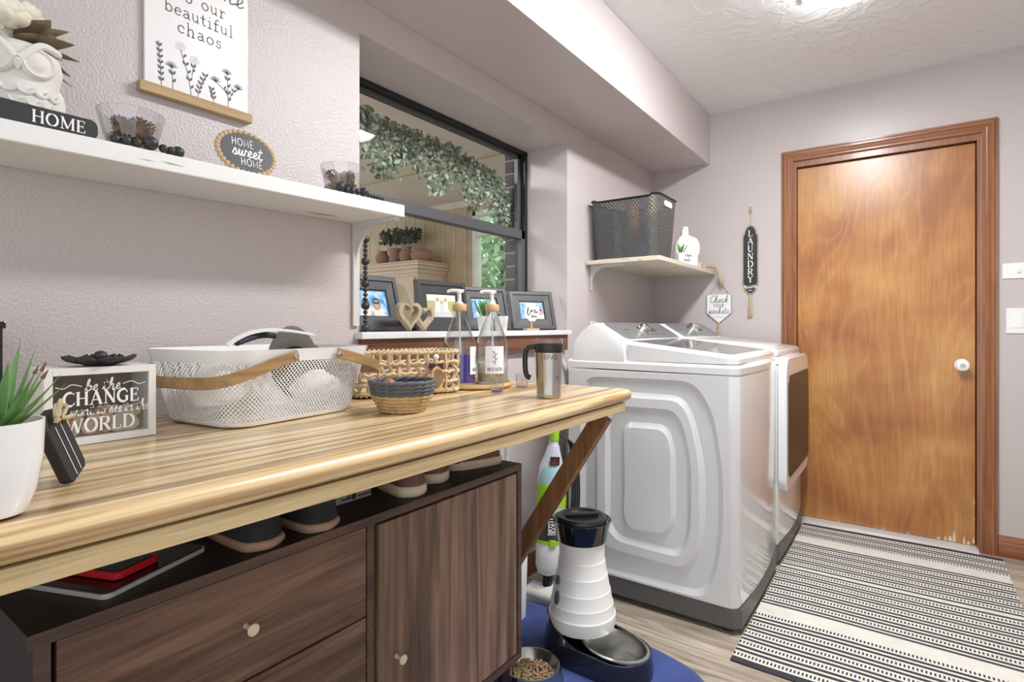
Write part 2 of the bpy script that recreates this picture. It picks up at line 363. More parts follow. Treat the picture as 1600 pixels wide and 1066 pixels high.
        if parent is not None:
            o.parent = parent
            ROOTM[o.name] = ROOTM.get(parent.name, Matrix.Identity(4))
        if bevel:
            md = o.modifiers.new('bevel', 'BEVEL'); md.width = bevel; md.segments = seg; md.limit_method = 'ANGLE'; md.angle_limit = math.radians(40); md.harden_normals = False
        if solid:
            md = o.modifiers.new('solid', 'SOLIDIFY'); md.thickness = solid
        if sub:
            md = o.modifiers.new('sub', 'SUBSURF'); md.levels = sub; md.render_levels = sub
        if kind: o['kind'] = kind
        if label: o['label'] = label
        return o
def thing(name, label, cat, loc=(0, 0, 0), rotz=0, group=None, kind=None):
    o = bpy.data.objects.new(name, None); COL.objects.link(o); o.empty_display_size = .05
    o.location = loc; o.rotation_euler = (0, 0, rotz); o['label'] = label; o['category'] = cat
    if group: o['group'] = group
    if kind: o['kind'] = kind
    ROOTM[o.name] = Matrix.Translation(loc) @ Matrix.Rotation(rotz, 4, 'Z')
    return o
def tag(o, label, cat, group=None, kind=None):
    o['label'] = label; o['category'] = cat
    if group: o['group'] = group
    if kind: o['kind'] = kind
    return o
def linked(name, me, parent, M=None):
    o = bpy.data.objects.new(name, me); COL.objects.link(o); o.parent = parent
    if M is not None: o.matrix_local = M
    return o
def plane(o, r, u):
    """fn(u,v,w): point on a plane with origin o, right r, up u; w off the face"""
    o = Vector(o); r = Vector(r).normalized(); u = Vector(u).normalized(); n = r.cross(u)
    return lambda a, b, c=0: o+r*a+u*b+n*c
def rrect(x0, x1, y0, y1, r, n=6):
    pts = []
    for cx, cy, a0 in ((x1-r, y0+r, -90), (x1-r, y1-r, 0), (x0+r, y1-r, 90), (x0+r, y0+r, 180)):
        for i in range(n+1):
            a = math.radians(a0+90*i/n); pts.append((cx+r*math.cos(a), cy+r*math.sin(a)))
    return pts
def ell(cx, cy, rx, ry, n=28): return [(cx+rx*math.cos(2*PI*i/n), cy+ry*math.sin(2*PI*i/n)) for i in range(n)]
def smooth_path(pts, k=6, loop=False):
    P = [Vector(p) for p in pts]; out = []; n = len(P)
    for i in range(n if loop else n-1):
        g = (lambda q: P[q % n]) if loop else (lambda q: P[max(0, min(n-1, q))])
        p0, p1, p2, p3 = g(i-1), g(i), g(i+1), g(i+2)
        for j in range(k):
            t = j/k; out.append(.5*((2*p1)+(p2-p0)*t+(2*p0-5*p1+4*p2-p3)*t*t+(3*p1-p0-3*p2+p3)*t**3))
    if not loop: out.append(P[-1])
    return out

# ------------------------------------------------------------------ lettering (drawn as strokes)
A = lambda cx, cy, rx, ry, a0, a1, n=14: [(cx+rx*math.cos(math.radians(a0+(a1-a0)*i/n)), cy+ry*math.sin(math.radians(a0+(a1-a0)*i/n))) for i in range(n+1)]
CAPS = {  # width, thick strokes, thin strokes, serifs (x, y, half)
 'H': (.78, [[(.14, 0), (.14, 1)], [(.64, 0), (.64, 1)]], [[(.14, .52), (.64, .52)]], [(.14, 0, .12), (.14, 1, .12), (.64, 0, .12), (.64, 1, .12)]),
 'O': (.84, [A(.42, .5, .34, .48, 110, 250), A(.42, .5, .34, .48, -70, 70)], [A(.42, .5, .34, .48, 65, 115), A(.42, .5, .34, .48, 245, 295)], []),
 'M': (.98, [[(.84, 0), (.84, 1)], [(.15, 1), (.49, .08)]], [[(.15, 0), (.15, 1)], [(.49, .08), (.84, 1)]], [(.15, 0, .12), (.13, 1, .09), (.84, 0, .12), (.86, 1, .09)]),
 'E': (.66, [[(.16, 0), (.16, 1)]], [[(.16, .98), (.56, .98), (.57, .78)], [(.16, .52), (.46, .52)], [(.16, .02), (.58, .02), (.61, .24)], [(.46, .4), (.46, .64)]], [(.14, 0, .1), (.14, 1, .1)]),
 'C': (.74, [A(.44, .5, .36, .48, 75, 285, 20)], [[(.54, .96), (.66, .84), (.67, .7)], [(.54, .04), (.66, .12), (.68, .24)], [(.67, .7), (.67, .95)]], []),
 'A': (.84, [[(.42, 1), (.72, 0)]], [[(.42, 1), (.12, 0)], [(.22, .34), (.6, .34)]], [(.12, 0, .11), (.72, 0, .13)]),
 'N': (.84, [[(.16, 1), (.7, .02)]], [[(.16, 0), (.16, 1)], [(.7, .02), (.7, 1)]], [(.16, 0, .12), (.12, 1, .08), (.7, 1, .12)]),
 'G': (.8, [A(.44, .5, .36, .48, 70, 290, 20), [(.66, .06), (.66, .42)]], [[(.56, .95), (.67, .84), (.68, .7)], [(.55, .03), (.66, .1)]], [(.64, .43, .13)]),
 'W': (1.1, [[(.1, 1), (.34, .02)], [(.56, .9), (.78, .02)]], [[(.34, .02), (.56, .9)], [(.78, .02), (1.02, 1)]], [(.1, 1, .1), (1.0, 1, .09)]),
 'R': (.78, [[(.16, 0), (.16, 1)], A(.38, .74, .24, .24, -60, 60), [(.38, .5), (.68, 0)]], [[(.16, .98), (.42, .98)], [(.16, .5), (.42, .5)]], [(.15, 0, .12), (.13, 1, .08), (.7, 0, .08)]),
 'L': (.66, [[(.16, 0), (.16, 1)]], [[(.16, .02), (.56, .02), (.6, .26)]], [(.15, 0, .1), (.16, 1, .12)]),
 'D': (.82, [[(.16, 0), (.16, 1)], A(.36, .5, .38, .48, -65, 65)], [[(.16, .98), (.38, .98)], [(.16, .02), (.38, .02)], A(.36, .5, .38, .48, 60, 90, 4), A(.36, .5, .38, .48, -90, -60, 4)], [(.14, 0, .1), (.14, 1, .1)]),
 'U': (.82, [[(.18, 1), (.18, .3), (.24, .1), (.42, .02)]], [[(.42, .02), (.6, .08), (.66, .3), (.66, 1)]], [(.18, 1, .13), (.66, 1, .12)]),
 'Y': (.8, [[(.12, 1), (.4, .48)], [(.4, 0), (.4, .5)]], [[(.68, 1), (.4, .48)]], [(.12, 1, .12), (.68, 1, .1), (.4, 0, .13)]),
 'B': (.72, [[(.16, 0), (.16, 1)], A(.36, .75, .22, .23, -70, 70), A(.38, .27, .25, .25, -70, 70)], [[(.16, .98), (.38, .98)], [(.16, .52), (.38, .52)], [(.16, .02), (.4, .02)]], [(.14, 0, .1), (.14, 1, .1)]),
 'S': (.62, [[(.12, .26), (.2, .05), (.36, .02), (.5, .14), (.5, .3), (.32, .48), (.14, .62), (.12, .82), (.26, .97), (.42, .95), (.5, .78)]], [], []),
 'P': (.7, [[(.16, 0), (.16, 1)], A(.36, .73, .24, .25, -70, 70)], [[(.16, .98), (.38, .98)], [(.16, .48), (.38, .48)]], [(.15, 0, .1), (.13, 1, .08)]),
 'T': (.7, [[(.35, 0), (.35, 1)]], [[(.06, .8), (.08, .98), (.62, .98), (.64, .8)]], [(.35, 0, .12)]),
 'F': (.64, [[(.16, 0), (.16, 1)]], [[(.16, .98), (.56, .98), (.57, .78)], [(.16, .52), (.46, .52)]], [(.14, 0, .12), (.14, 1, .1)]),
 'I': (.36, [[(.18, 0), (.18, 1)]], [], [(.18, 0, .12), (.18, 1, .12)]),
}
SCRIPT = {  # connected handwriting, x-height .5
 'a': (.56, [[(.0, .05), (.12, .3), (.3, .5), (.44, .42), (.34, .48), (.16, .4), (.1, .16), (.2, .01), (.34, .12), (.45, .48), (.44, .14), (.5, .02), (.58, .08)]]),
 'b': (.5, [[(.0, .05), (.2, .6), (.24, .95), (.14, .9), (.1, .4), (.14, .05), (.28, .01), (.42, .2), (.36, .44), (.24, .42), (.34, .36), (.52, .34)]]),
 'c': (.44, [[(.0, .05), (.2, .45), (.34, .44), (.24, .5), (.1, .26), (.16, .03), (.3, .02), (.46, .12)]]),
 'd': (.58, [[(.0, .05), (.16, .4), (.34, .48), (.16, .4), (.1, .16), (.2, .01), (.36, .14), (.48, 1.0), (.44, .16), (.52, .02), (.6, .08)]]),
 'e': (.42, [[(.0, .06), (.16, .16), (.34, .36), (.26, .5), (.12, .34), (.12, .1), (.24, .0), (.44, .12)]]),
 'f': (.4, [[(.0, .05), (.22, .5), (.34, .9), (.24, 1.0), (.16, .6), (.1, -.3), (.18, -.36), (.22, -.1), (.2, .06), (.42, .12)]]),
 'h': (.54, [[(.0, .05), (.22, .6), (.26, .95), (.16, .92), (.1, .0), (.16, .26), (.32, .48), (.4, .36), (.36, .06), (.44, .0), (.56, .1)]]),
 'i': (.3, [[(.0, .05), (.16, .48), (.12, .1), (.2, .0), (.32, .1)], [(.2, .66), (.22, .72)]]),
 'j': (.34, [[(.0, .05), (.2, .48), (.12, -.3), (.02, -.36), (.0, -.24), (.34, .1)], [(.24, .66), (.26, .72)]]),
 'k': (.52, [[(.0, .05), (.2, .6), (.26, .95), (.16, .9), (.1, .0), (.14, .24), (.34, .46), (.36, .34), (.18, .26), (.34, .02), (.54, .1)]]),
 'l': (.32, [[(.0, .05), (.2, .6), (.26, .95), (.16, .95), (.1, .3), (.14, .02), (.34, .1)]]),
 'm': (.82, [[(.0, .05), (.12, .46), (.1, .0), (.14, .3), (.28, .48), (.34, .36), (.32, .0), (.38, .3), (.52, .48), (.6, .36), (.56, .06), (.66, .0), (.84, .1)]]),
 'n': (.58, [[(.0, .05), (.12, .46), (.1, .0), (.14, .3), (.32, .48), (.4, .36), (.36, .06), (.46, .0), (.6, .1)]]),
 'o': (.5, [[(.0, .1), (.2, .48), (.08, .26), (.16, .02), (.34, .06), (.4, .34), (.24, .48), (.34, .38), (.52, .36)]]),
 'p': (.54, [[(.0, .05), (.14, .48), (.06, -.4), (.14, .3), (.32, .48), (.42, .26), (.3, .02), (.14, .08), (.3, .0), (.56, .1)]]),
 'r': (.44, [[(.0, .05), (.12, .5), (.16, .42), (.34, .44), (.28, .1), (.34, .0), (.46, .08)]]),
 's': (.42, [[(.0, .05), (.2, .5), (.28, .26), (.26, .04), (.1, .02), (.24, .0), (.44, .1)]]),
 't': (.38, [[(.0, .05), (.16, .5), (.22, .85), (.12, .2), (.2, .0), (.4, .1)], [(.02, .6), (.38, .64)]]),
 'u': (.56, [[(.0, .1), (.12, .48), (.1, .12), (.2, .0), (.36, .16), (.42, .48), (.4, .1), (.48, .0), (.58, .1)]]),
 'v': (.48, [[(.0, .1), (.1, .46), (.18, .02), (.34, .3), (.36, .46), (.5, .38)]]),
 'w': (.7, [[(.0, .1), (.1, .48), (.1, .1), (.22, .02), (.34, .44), (.34, .1), (.44, .02), (.56, .3), (.56, .48), (.72, .4)]]),
 'y': (.54, [[(.0, .1), (.12, .48), (.12, .14), (.26, .06), (.4, .48), (.32, -.3), (.16, -.4), (.12, -.26), (.56, .1)]]),
 'C': (.62, [[(.56, .82), (.46, .98), (.24, .9), (.08, .5), (.14, .1), (.34, .0), (.62, .16)]]),
 'W': (1.0, [[(.0, .9), (.12, .96), (.16, .04), (.44, .8), (.48, .04), (.74, .5), (.84, 1.0), (.98, .96)]]),
 ' ': (.34, []),
}
ROMAN = {  # typewriter lower case with slab ticks, x-height .6
 't': (.5, [[(.22, .86), (.22, .14), (.3, .02), (.46, .08)], [(.04, .58), (.42, .58)]]),
 'o': (.62, [A(.31, .3, .24, .29, 0, 360, 20)]),
 'u': (.66, [[(.04, .58), (.14, .58), (.14, .16), (.24, .02), (.4, .06), (.5, .2)], [(.4, .58), (.5, .58), (.5, 0), (.62, 0)]]),
 'r': (.56, [[(.06, .58), (.18, .58), (.18, 0)], [(.04, 0), (.36, 0)], [(.18, .36), (.3, .56), (.44, .58), (.5, .48)]]),
 'b': (.66, [[(.04, 1), (.14, 1), (.14, .0)], A(.34, .3, .22, .29, 150, -150, 18)]),
 'e': (.6, [[(.08, .32), (.54, .32), (.5, .5), (.32, .6), (.14, .5), (.08, .3), (.14, .1), (.32, .0), (.52, .1)]]),
 'a': (.62, [[(.1, .5), (.22, .6), (.4, .56), (.46, .42), (.46, .06), (.58, .0)], [(.46, .34), (.2, .32), (.08, .16), (.2, .0), (.38, .06), (.46, .18)]]),
 'i': (.44, [[(.08, .58), (.22, .58), (.22, 0)], [(.04, 0), (.4, 0)], [(.22, .82), (.22, .9)]]),
 'f': (.54, [[(.5, .9), (.36, .98), (.22, .86), (.22, 0)], [(.06, .58), (.46, .58)], [(.06, 0), (.42, 0)]]),
 'l': (.44, [[(.08, 1), (.22, 1), (.22, 0)], [(.04, 0), (.4, 0)]]),
 'c': (.58, [[(.5, .42), (.44, .56), (.28, .6), (.12, .48), (.08, .28), (.16, .08), (.3, .0), (.5, .1)]]),
 'h': (.68, [[(.04, 1), (.14, 1), (.14, 0)], [(.04, 0), (.26, 0)], [(.14, .4), (.28, .58), (.42, .58), (.5, .44), (.5, 0)], [(.4, 0), (.62, 0)]]),
 's': (.54, [[(.44, .46), (.38, .58), (.2, .58), (.12, .46), (.2, .34), (.38, .28), (.46, .14), (.34, .0), (.16, .02), (.08, .14)]]),
 ' ': (.5, []),
}
SANS = {  # plain thin capitals
 'H': (.66, [[(.08, 0), (.08, 1)], [(.52, 0), (.52, 1)], [(.08, .5), (.52, .5)]]), 'O': (.74, [A(.36, .5, .3, .48, 0, 360, 24)]),
 'M': (.76, [[(.08, 0), (.08, 1), (.36, .2), (.64, 1), (.64, 0)]]), 'E': (.54, [[(.46, 1), (.08, 1), (.08, 0), (.46, 0)], [(.08, .5), (.4, .5)]]),
 'Y': (.62, [[(.06, 1), (.3, .5), (.54, 1)], [(.3, .5), (.3, 0)]]), 'U': (.64, [[(.08, 1), (.08, .24), (.16, .04), (.3, 0), (.44, .04), (.52, .24), (.52, 1)]]),
 'R': (.6, [[(.08, 0), (.08, 1), (.36, 1), (.48, .88), (.48, .64), (.36, .52), (.08, .52)], [(.3, .52), (.5, 0)]]),
 'S': (.56, [[(.46, .84), (.34, 1), (.16, .98), (.08, .8), (.16, .58), (.4, .44), (.48, .22), (.38, .02), (.18, 0), (.06, .16)]]),
 'P': (.58, [[(.08, 0), (.08, 1), (.36, 1), (.48, .86), (.48, .62), (.36, .48), (.08, .48)]]), 'A': (.66, [[(.04, 0), (.31, 1), (.58, 0)], [(.14, .36), (.48, .36)]]),
 'B': (.58, [[(.08, .5), (.36, .5), (.48, .36), (.48, .14), (.36, 0), (.08, 0), (.08, 1), (.34, 1), (.44, .88), (.44, .62), (.34, .5)]]), 'I': (.24, [[(.12, 0), (.12, 1)]]),
 'L': (.5, [[(.08, 1), (.08, 0), (.44, 0)]]), ' ': (.4, []),
}
def write(mb, text, font, fn, h, u0=0, v0=0, align='c', thick=.1, sp=.0, sx=1.0, shear=0, off=.0006, thin=None):
    """draw text of cap height h into mb; returns its width"""
    ws = [font.get(ch, (.4, []))[0]+sp for ch in text]; W = sum(ws)*h*sx
    x = u0-(W/2 if align == 'c' else W if align == 'r' else 0)
    for ch, wd in zip(text, ws):
        g = font.get(ch)
        if g:
            T = lambda p: (x+(p[0]+shear*p[1])*h*sx, v0+p[1]*h)
            if font is CAPS:
                for st in g[1]: mb.ribbon([T(p) for p in st], thick*h, fn, off)
                for st in g[2]: mb.ribbon([T(p) for p in st], (thin or thick*.45)*h, fn, off+.0001)
                for sx_, sy_, hf in g[3]:
                    q = sy_+(.02 if sy_ < .5 else -.02); mb.ribbon([T((sx_-hf, q)), T((sx_+hf, q))], .055*h, fn, off+.0002)
            else:
                for st in g[1]:
                    pts = [T(p) for p in st]
                    if font is SCRIPT and len(pts) > 2: pts = smooth_path(pts, 4)
                    mb.ribbon(pts, thick*h, fn, off)
        x += wd*h*sx
    return W

# ================================================================== SETTING
RX = 2.55                     # right wall
YB = -1.0                     # the room stays open behind the camera
Y1, Y2, ZW0, ZW1 = 1.109, 2.379, 1.06, 1.998     # window opening
m = MB(); m.box(-.25, 0, YB, Y1, 0, CEIL, 0); m.box(-.25, 0, Y1, Y2, 0, ZW0, 1); m.box(-.25, 0, Y1, Y2, ZW1, CEIL, 1); m.box(-.25, 0, Y2, D, 0, CEIL, 1)
tag(m.build('wall_left', ['wall_texture', 'wall'], smooth=0, recalc=False), 'mauve painted wall with the recessed window and the two shelves', 'wall', kind='structure')
m = MB(); OX0, OX1, OZ = .832, 1.655, 2.04
m.box(-.25, OX0, D, D+.12, 0, CEIL+.05); m.box(OX1, RX, D, D+.12, 0, CEIL+.05); m.box(OX0, OX1, D, D+.12, OZ, CEIL+.05)
tag(m.build('wall_back', 'wall', smooth=0, recalc=False), 'mauve painted far wall around the brown door', 'wall', kind='structure')
tag(MB().box(RX, RX+.1, .35, D, 0, CEIL+.05).build('wall_right', 'wall', smooth=0), 'mauve painted wall right of the door, out of view', 'wall', kind='structure')
tag(MB().box(-.25, RX+.1, YB, D+.12, CEIL, CEIL+.06).build('ceiling', 'ceiling', smooth=0), 'white ceiling with hand-trowelled plaster texture', 'ceiling', kind='structure')
tag(MB().box(0, .364, YB, D, 2.104, CEIL).build('wall_soffit', 'wall', smooth=0, bevel=.003), 'mauve boxed soffit running above the window', 'soffit', kind='structure')
fl = MB().box(-.25, RX+.1, YB, D+.6, -.06, -.008).build('floor', 'floor_under', smooth=0)
tag(fl, 'grey brown wood plank floor', 'floor', kind='structure')
pw = .182; k = 0
pm = {}
for r in range(17):
    y0 = D-(r+1)*pw
    x = -1.22+(.47*r) % 1.22
    while x < RX:
        a, b = max(x, 0.0), min(x+1.22, RX)
        if b-a > .05:
            p = MB().box(a+.0008, b-.0008, y0+.0008, y0+pw-.0008, -.008, 0).build('plank', 'plank_floor', fl, smooth=0, recalc=False)
        x += 1.22
# baseboards
def board_profile(mb, x0, x1, y, sgn=-1):
    prof = [(0, 0), (.016, 0), (.016, .062), (.012, .072), (.012, .08), (.007, .094), (0, .1)]
    mb.prism(prof, lambda u, v, w: (w, y+sgn*u, v), x0, x1)
m = MB(); board_profile(m, 1.718, RX, D)
tag(m.build('baseboard_back', 'casing_wood_top', smooth=20), 'brown wooden baseboard right of the door', 'baseboard', kind='structure')
m = MB(); m.prism([(0, 0), (.014, 0), (.014, .075), (.006, .09), (0, .09)], lambda u, v, w: (u, w, v), YB, D)
tag(m.build('baseboard_left', 'apron_wood', smooth=20), 'dark wooden baseboard behind the stick vacuum', 'baseboard', kind='structure')

# door
dr = thing('door_1', 'golden brown varnished plywood door in the far wall', 'door', (1.24, D, 0), kind='structure')
slab = MB().box(.85, 1.636, D+.03, D+.066, .018, 2.004).build('door_panel', 'door_birch', dr, bevel=.0015)
ch = [(1.53, .020, .016, .030), (1.548, .019, .012, .062), (1.514, .019, .010, .022), (1.588, .019, .010, .042), (1.602, .019, .014, .016), (1.485, .019, .016, .012), (1.624, .03, .010, .030), (1.629, .14, .004, .02), (1.36, .019, .014, .007), (1.25, .019, .018, .005), (1.05, .019, .014, .005), (1.63, .22, .004, .03)]
m = MB()
for x, z, wd, h in ch:
    pts = [(x, z), (x+wd, z), (x+wd*.85, z+h*.5), (x+wd*.6, z+h), (x+wd*.2, z+h*.55)]
    m.prism(pts, lambda u, v, w_: (u, D+w_, v), .0299, .0292)
m.build('chipped_patch', 'sole_cream', slab, smooth=0, label='pale splintered veneer along the lower edge')
kb = MB(); prof = [(.031, 0), (.031, .004), (.014, .008), (.012, .028), (.022, .034), (.028, .045), (.026, .056), (.016, .062), (.0, .062)]
kb.rings([[(1.585+r*math.cos(2*PI*j/28), D+.03-z, .906+r*math.sin(2*PI*j/28)) for j in range(28)] for r, z in prof], True, False, False)
kn = kb.build('knob', 'white_gloss', slab, label='round white door knob')
MB().cyl((1.585, D-.0305, .906), (1.585, D-.034, .906), .012, .010).build('lock_button', 'steel', kn)
# jamb and stops
jm = MB(); jm.box(OX0, .848, D+.0, D+.12, 0, OZ); jm.box(1.64, OX1, D, D+.12, 0, OZ); jm.box(.848, 1.64, D+.0005, D+.12, 2.008, OZ)
jm.build('jamb', 'casing_wood', dr, smooth=0)
sm_ = MB(); sm_.box(.8485, .858, D+.067, D+.09, .02, 1.99); sm_.box(1.628, 1.6395, D+.067, D+.09, .02, 1.99); sm_.box(.8485, 1.6395, D+.067, D+.09, 1.99, 2.0075)
sm_.build('stop', 'casing_wood', dr, smooth=0)
tag(MB().box(.70, 1.80, D+.10, D+.13, 0, 2.08).build('wall_behind_door', 'walnut_dark_shade', smooth=0), 'dark backing behind the door, out of view', 'wall', kind='structure')
prof = [(0, 0), (0, .010), (.006, .013), (.012, .013), (.016, .016), (.022, .018), (.030, .017), (.036, .021), (.046, .021), (.052, .017), (.060, .017), (.060, 0)]   # (outwards, proud)
def casing(pa, pb, da, db, name, mat):
    """mitred moulding from inner corner pa to pb; da/db: outward mitre directions (x,z)"""
    rs = [[(p[0]+d[0]*u, D-h, p[1]+d[1]*u) for u, h in prof] for p, d in ((pa, da), (pb, db))]
    MB().rings(rs, True, True, True).build(name, mat, dr, smooth=15)
casing((.833, 0), (.833, 2.04), (-1, 0), (-1, 1), 'casing', 'casing_wood')
casing((.833, 2.04), (1.656, 2.04), (-1, 1), (1, 1), 'casing', 'casing_wood_top')
casing((1.656, 2.04), (1.656, 0), (1, 1), (1, 0), 'casing', 'casing_wood')
th = MB(); th.prism([(3.455, 0), (3.468, .008), (3.49, .014), (3.535, .016), (3.60, .016), (3.60, 0)], lambda u, v, w_: (w_, u, v), .842, 1.645)
tag(th.build('trim_1', 'aluminium', smooth=25), 'shiny aluminium threshold under the brown door', 'threshold', kind='structure')

# window: black outer frame, two grey sashes, two panes
wn = thing('window_1', 'black framed sash window recessed in the left wall', 'window', (-.24, 1.744, ZW0), kind='structure')
m = MB(); m.box(-.30, -.235, Y1, Y2, 1.978, ZW1); m.box(-.30, -.235, Y2-.022, Y2, ZW0, ZW1); m.box(-.30, -.235, Y1, Y1+.022, ZW0, ZW1); m.box(-.30, -.235, Y1, Y2, ZW0, ZW0+.03)
m.build('frame', 'metal_frame', wn, smooth=0, bevel=.002)
def sash(x, z0, z1, wd, top, bot, nm):
    a, b = Y1+.022, Y2-.022
    s_ = thing_part = MB(); s_.box(x-.012, x+.012, a, a+wd, z0, z1); s_.box(x-.012, x+.012, b-wd, b, z0, z1); s_.box(x-.012, x+.012, a, b, z0, z0+bot); s_.box(x-.012, x+.012, a, b, z1-top, z1)
    q = s_.build(nm, 'metal_sash', wn, smooth=0, bevel=.002)
    MB().box(x-.002, x+.002, a+wd, b-wd, z0+bot, z1-top).build('pane', 'pane', q, smooth=0)
    return q
sash(-.275, 1.545, 1.979, .026, .016, .03, 'sash')
lo = sash(-.248, 1.09, 1.59, .030, .045, .03, 'sash')
# sill and apron
tag(MB().box(-.236, .034, 1.092, 2.366, 1.058, 1.080).build('trim_2', 'marble' if 'marble' in MATS else 'white_paint', smooth=0, bevel=.003), 'white marble window sill carrying the picture frames', 'window sill', kind='structure')
m = MB().box(0, .020, 1.104, 2.352, .985, 1.0575); tag(m.build('trim_3', 'apron_wood', smooth=0, bevel=.002), 'brown wooden apron board under the window sill', 'trim', kind='structure')
# brick jamb outside
br = tag(MB().box(-.365, -.305, 2.372, 2.60, 1.0, 2.12).build('wall_brick', 'mortar', smooth=0), 'dark brick jamb outside the window, with pale joints', 'wall', kind='structure')
bm = MB().box(-.37, -.303, 2.366, 2.605, 0, .058).mesh('brick'); bm.materials.append(MATS['brick_dark'])
for i in range(16):
    linked('brick', bm, br, Matrix.Translation((0, (i % 2)*.002, 1.005+i*.0695)))

# ---------------- enclosed porch seen through the glass
PY = 4.39
tag(MB().box(-4.6, -.25, -1.0, PY+.1, 2.40, 2.46).build('porch_ceiling', 'porch_ceiling', smooth=0), 'beige ceiling of the porch beyond the window', 'ceiling', kind='structure')
pf = tag(MB().box(-4.6, -.25, -1.0, PY+.1, -.06, 0).build('porch_floor', 'porch_floor', smooth=0), 'floor of the porch beyond the window', 'floor', kind='structure')
WX0, WX1, WZ0, WZ1 = -2.26, -1.30, .95, 2.28
m = MB(); m.box(-4.6, WX0, PY, PY+.1, 0, 2.4); m.box(WX1, -.25, PY, PY+.1, 0, 2.4); m.box(WX0, WX1, PY, PY+.1, 0, WZ0); m.box(WX0, WX1, PY, PY+.1, WZ1, 2.4)
pwall = tag(m.build('porch_wall', 'porch_wall', smooth=0), 'tan boarded far wall of the porch', 'wall', kind='structure')
x = -4.0; i = 0
while x < WX0-.13:
    MB().box(x+.004, x+.142, PY-.012, PY+.001, .1, 2.33).build('board', 'porch_wall', pwall, smooth=0, bevel=.003)
    MB().box(x+.143, x+.151, PY-.016, PY+.001, .1, 2.33).build('batten', 'batten', pwall, smooth=0)  # pale strips standing in for light reflection lines on the boards
    x += .15; i += 1
m = MB().box(-4.2, -.3, PY-.03, PY, 2.33, 2.40); tag(m.build('trim_4', 'porch_ceiling', smooth=0), 'tan crown board at the top of the porch wall', 'trim', kind='structure')
m = MB().box(-4.2, -.3, 3.29, 3.33, 2.385, 2.402); tag(m.build('trim_5', 'porch_wall', smooth=0), 'thin batten across the porch ceiling', 'trim', kind='structure')
pwn = thing('window_2', 'bright porch window with greenery outside', 'window', (-1.8, PY, WZ0), kind='structure')
m = MB(); m.box(WX0, WX0+.04, PY-.02, PY+.08, WZ0, WZ1); m.box(WX1-.04, WX1, PY-.02, PY+.08, WZ0, WZ1); m.box(WX0, WX1, PY-.02, PY+.08, WZ0, WZ0+.05); m.box(WX0, WX1, PY-.02, PY+.08, WZ1-.05, WZ1); m.box(WX0, WX1, PY-.01, PY+.06, 2.02, 2.06)
m.build('frame', 'white_paint', pwn, smooth=0)
MB().box(WX0+.04, WX1-.04, PY+.03, PY+.034, WZ0+.05, WZ1-.05).build('pane', 'pane', pwn, smooth=0)
tag(MB().box(-9, 3, PY+.1, 14, -.3, -.2).build('ground', 'lawn', smooth=0), 'green lawn outside the porch', 'lawn', kind='structure')
def leafy(name, label, cx, cy, z0, h, r, n, seed, trunk=True):
    rd = random.Random(seed)
    t = thing(name, label, 'tree', (cx, cy, -.2))
    m = MB()
    for i in range(n):
        a = rd.uniform(0, 2*PI); q = r*math.sqrt(rd.random()); z = z0+h*rd.random()
        c = Vector((cx+q*math.cos(a), cy+q*math.sin(a), z)); d = Vector((rd.uniform(-1, 1), rd.uniform(-1, 1), rd.uniform(-.8, .8))).normalized(); e = d.cross(Vector((rd.uniform(-1, 1), rd.uniform(-1, 1), 1))).normalized()
        s1 = rd.uniform(.06, .13); m.add([c-d*s1, c+e*s1*.45, c+d*s1, c-e*s1*.45+Vector((0, 0, .01))], [(0, 1, 2, 3)])
    m.build('foliage', 'tree_leaf', t, smooth=0, kind='stuff', recalc=False)
    tk = MB().tube([(cx, cy, -.2), (cx+.05, cy, z0+.3*h), (cx-.05, cy, z0+.8*h)], [.09, .06, .02], 8); tk.build('trunk', 'tree_bark', t)
leafy('tree', 'leafy green tree outside the porch window, nearer the boarded wall', -3.3, 6.3, .2, 2.8, .6, 2600, 1)
leafy('tree', 'leafy green tree outside the porch window, farther right', -2.2, 7.0, -.1, 3.2, .62, 3000, 2)
leafy('tree', 'leafy green tree closing off the view behind the others', -3.9, 9.2, -.1, 4.0, 1.4, 4200, 3)

# hutch with pots and a fern
hu = thing('hutch', 'cream wooden hutch in the porch with moulded cornice and arched doors', 'cabinet', (-3.1, PY-.24, 0))
MB().box(-3.62, -2.62, PY-.44, PY-.02, 0, 1.66).build('body', 'hutch_paint', hu, smooth=0, bevel=.004)
m = MB()
for k_, (o_, z0_, z1_) in enumerate(((.012, 1.64, 1.68), (.03, 1.68, 1.715), (.045, 1.715, 1.745), (.055, 1.745, 1.76))): m.box(-3.62-o_, -2.62+o_, PY-.44-o_, PY-.02, z0_, z1_)
m.build('cornice', 'hutch_paint', hu, smooth=0, bevel=.006)
for x0 in (-3.59, -3.10):
    dp = MB().box(x0, x0+.45, PY-.462, PY-.441, .75, 1.60).build('door', 'hutch_paint', hu, smooth=0, bevel=.003)
    arch = [(x0+.05, .8), (x0+.40, .8), (x0+.40, 1.34), (x0+.37, 1.38), (x0+.34, 1.46), (x0+.29, 1.52), (x0+.225, 1.545), (x0+.16, 1.52), (x0+.11, 1.46), (x0+.08, 1.38), (x0+.05, 1.34)]
    MB().prism(arch, lambda u, v, w_: (u, PY-w_, v), .458, .4645).build('panel', 'porch_wall', dp, smooth=0)
pots = [(-3.30, .15, .055, 'rounded clay pot on the hutch behind the black bead strand', [(.04, 0), (.07, .05), (.075, .1), (.05, .14), (.055, .16)]),
        (-3.10, .17, .06, 'flared clay pot under the fern, second from the left', [(.05, 0), (.065, .06), (.055, .1), (.08, .17)]),
        (-2.93, .17, .06, 'tall waisted clay pot beside the squat one', [(.045, 0), (.075, .07), (.07, .12), (.045, .15), (.06, .18)]),
        (-2.70, .10, .1, 'wide squat clay pot at the right end of the hutch', [(.07, 0), (.11, .04), (.115, .08), (.09, .12), (.06, .13)])]
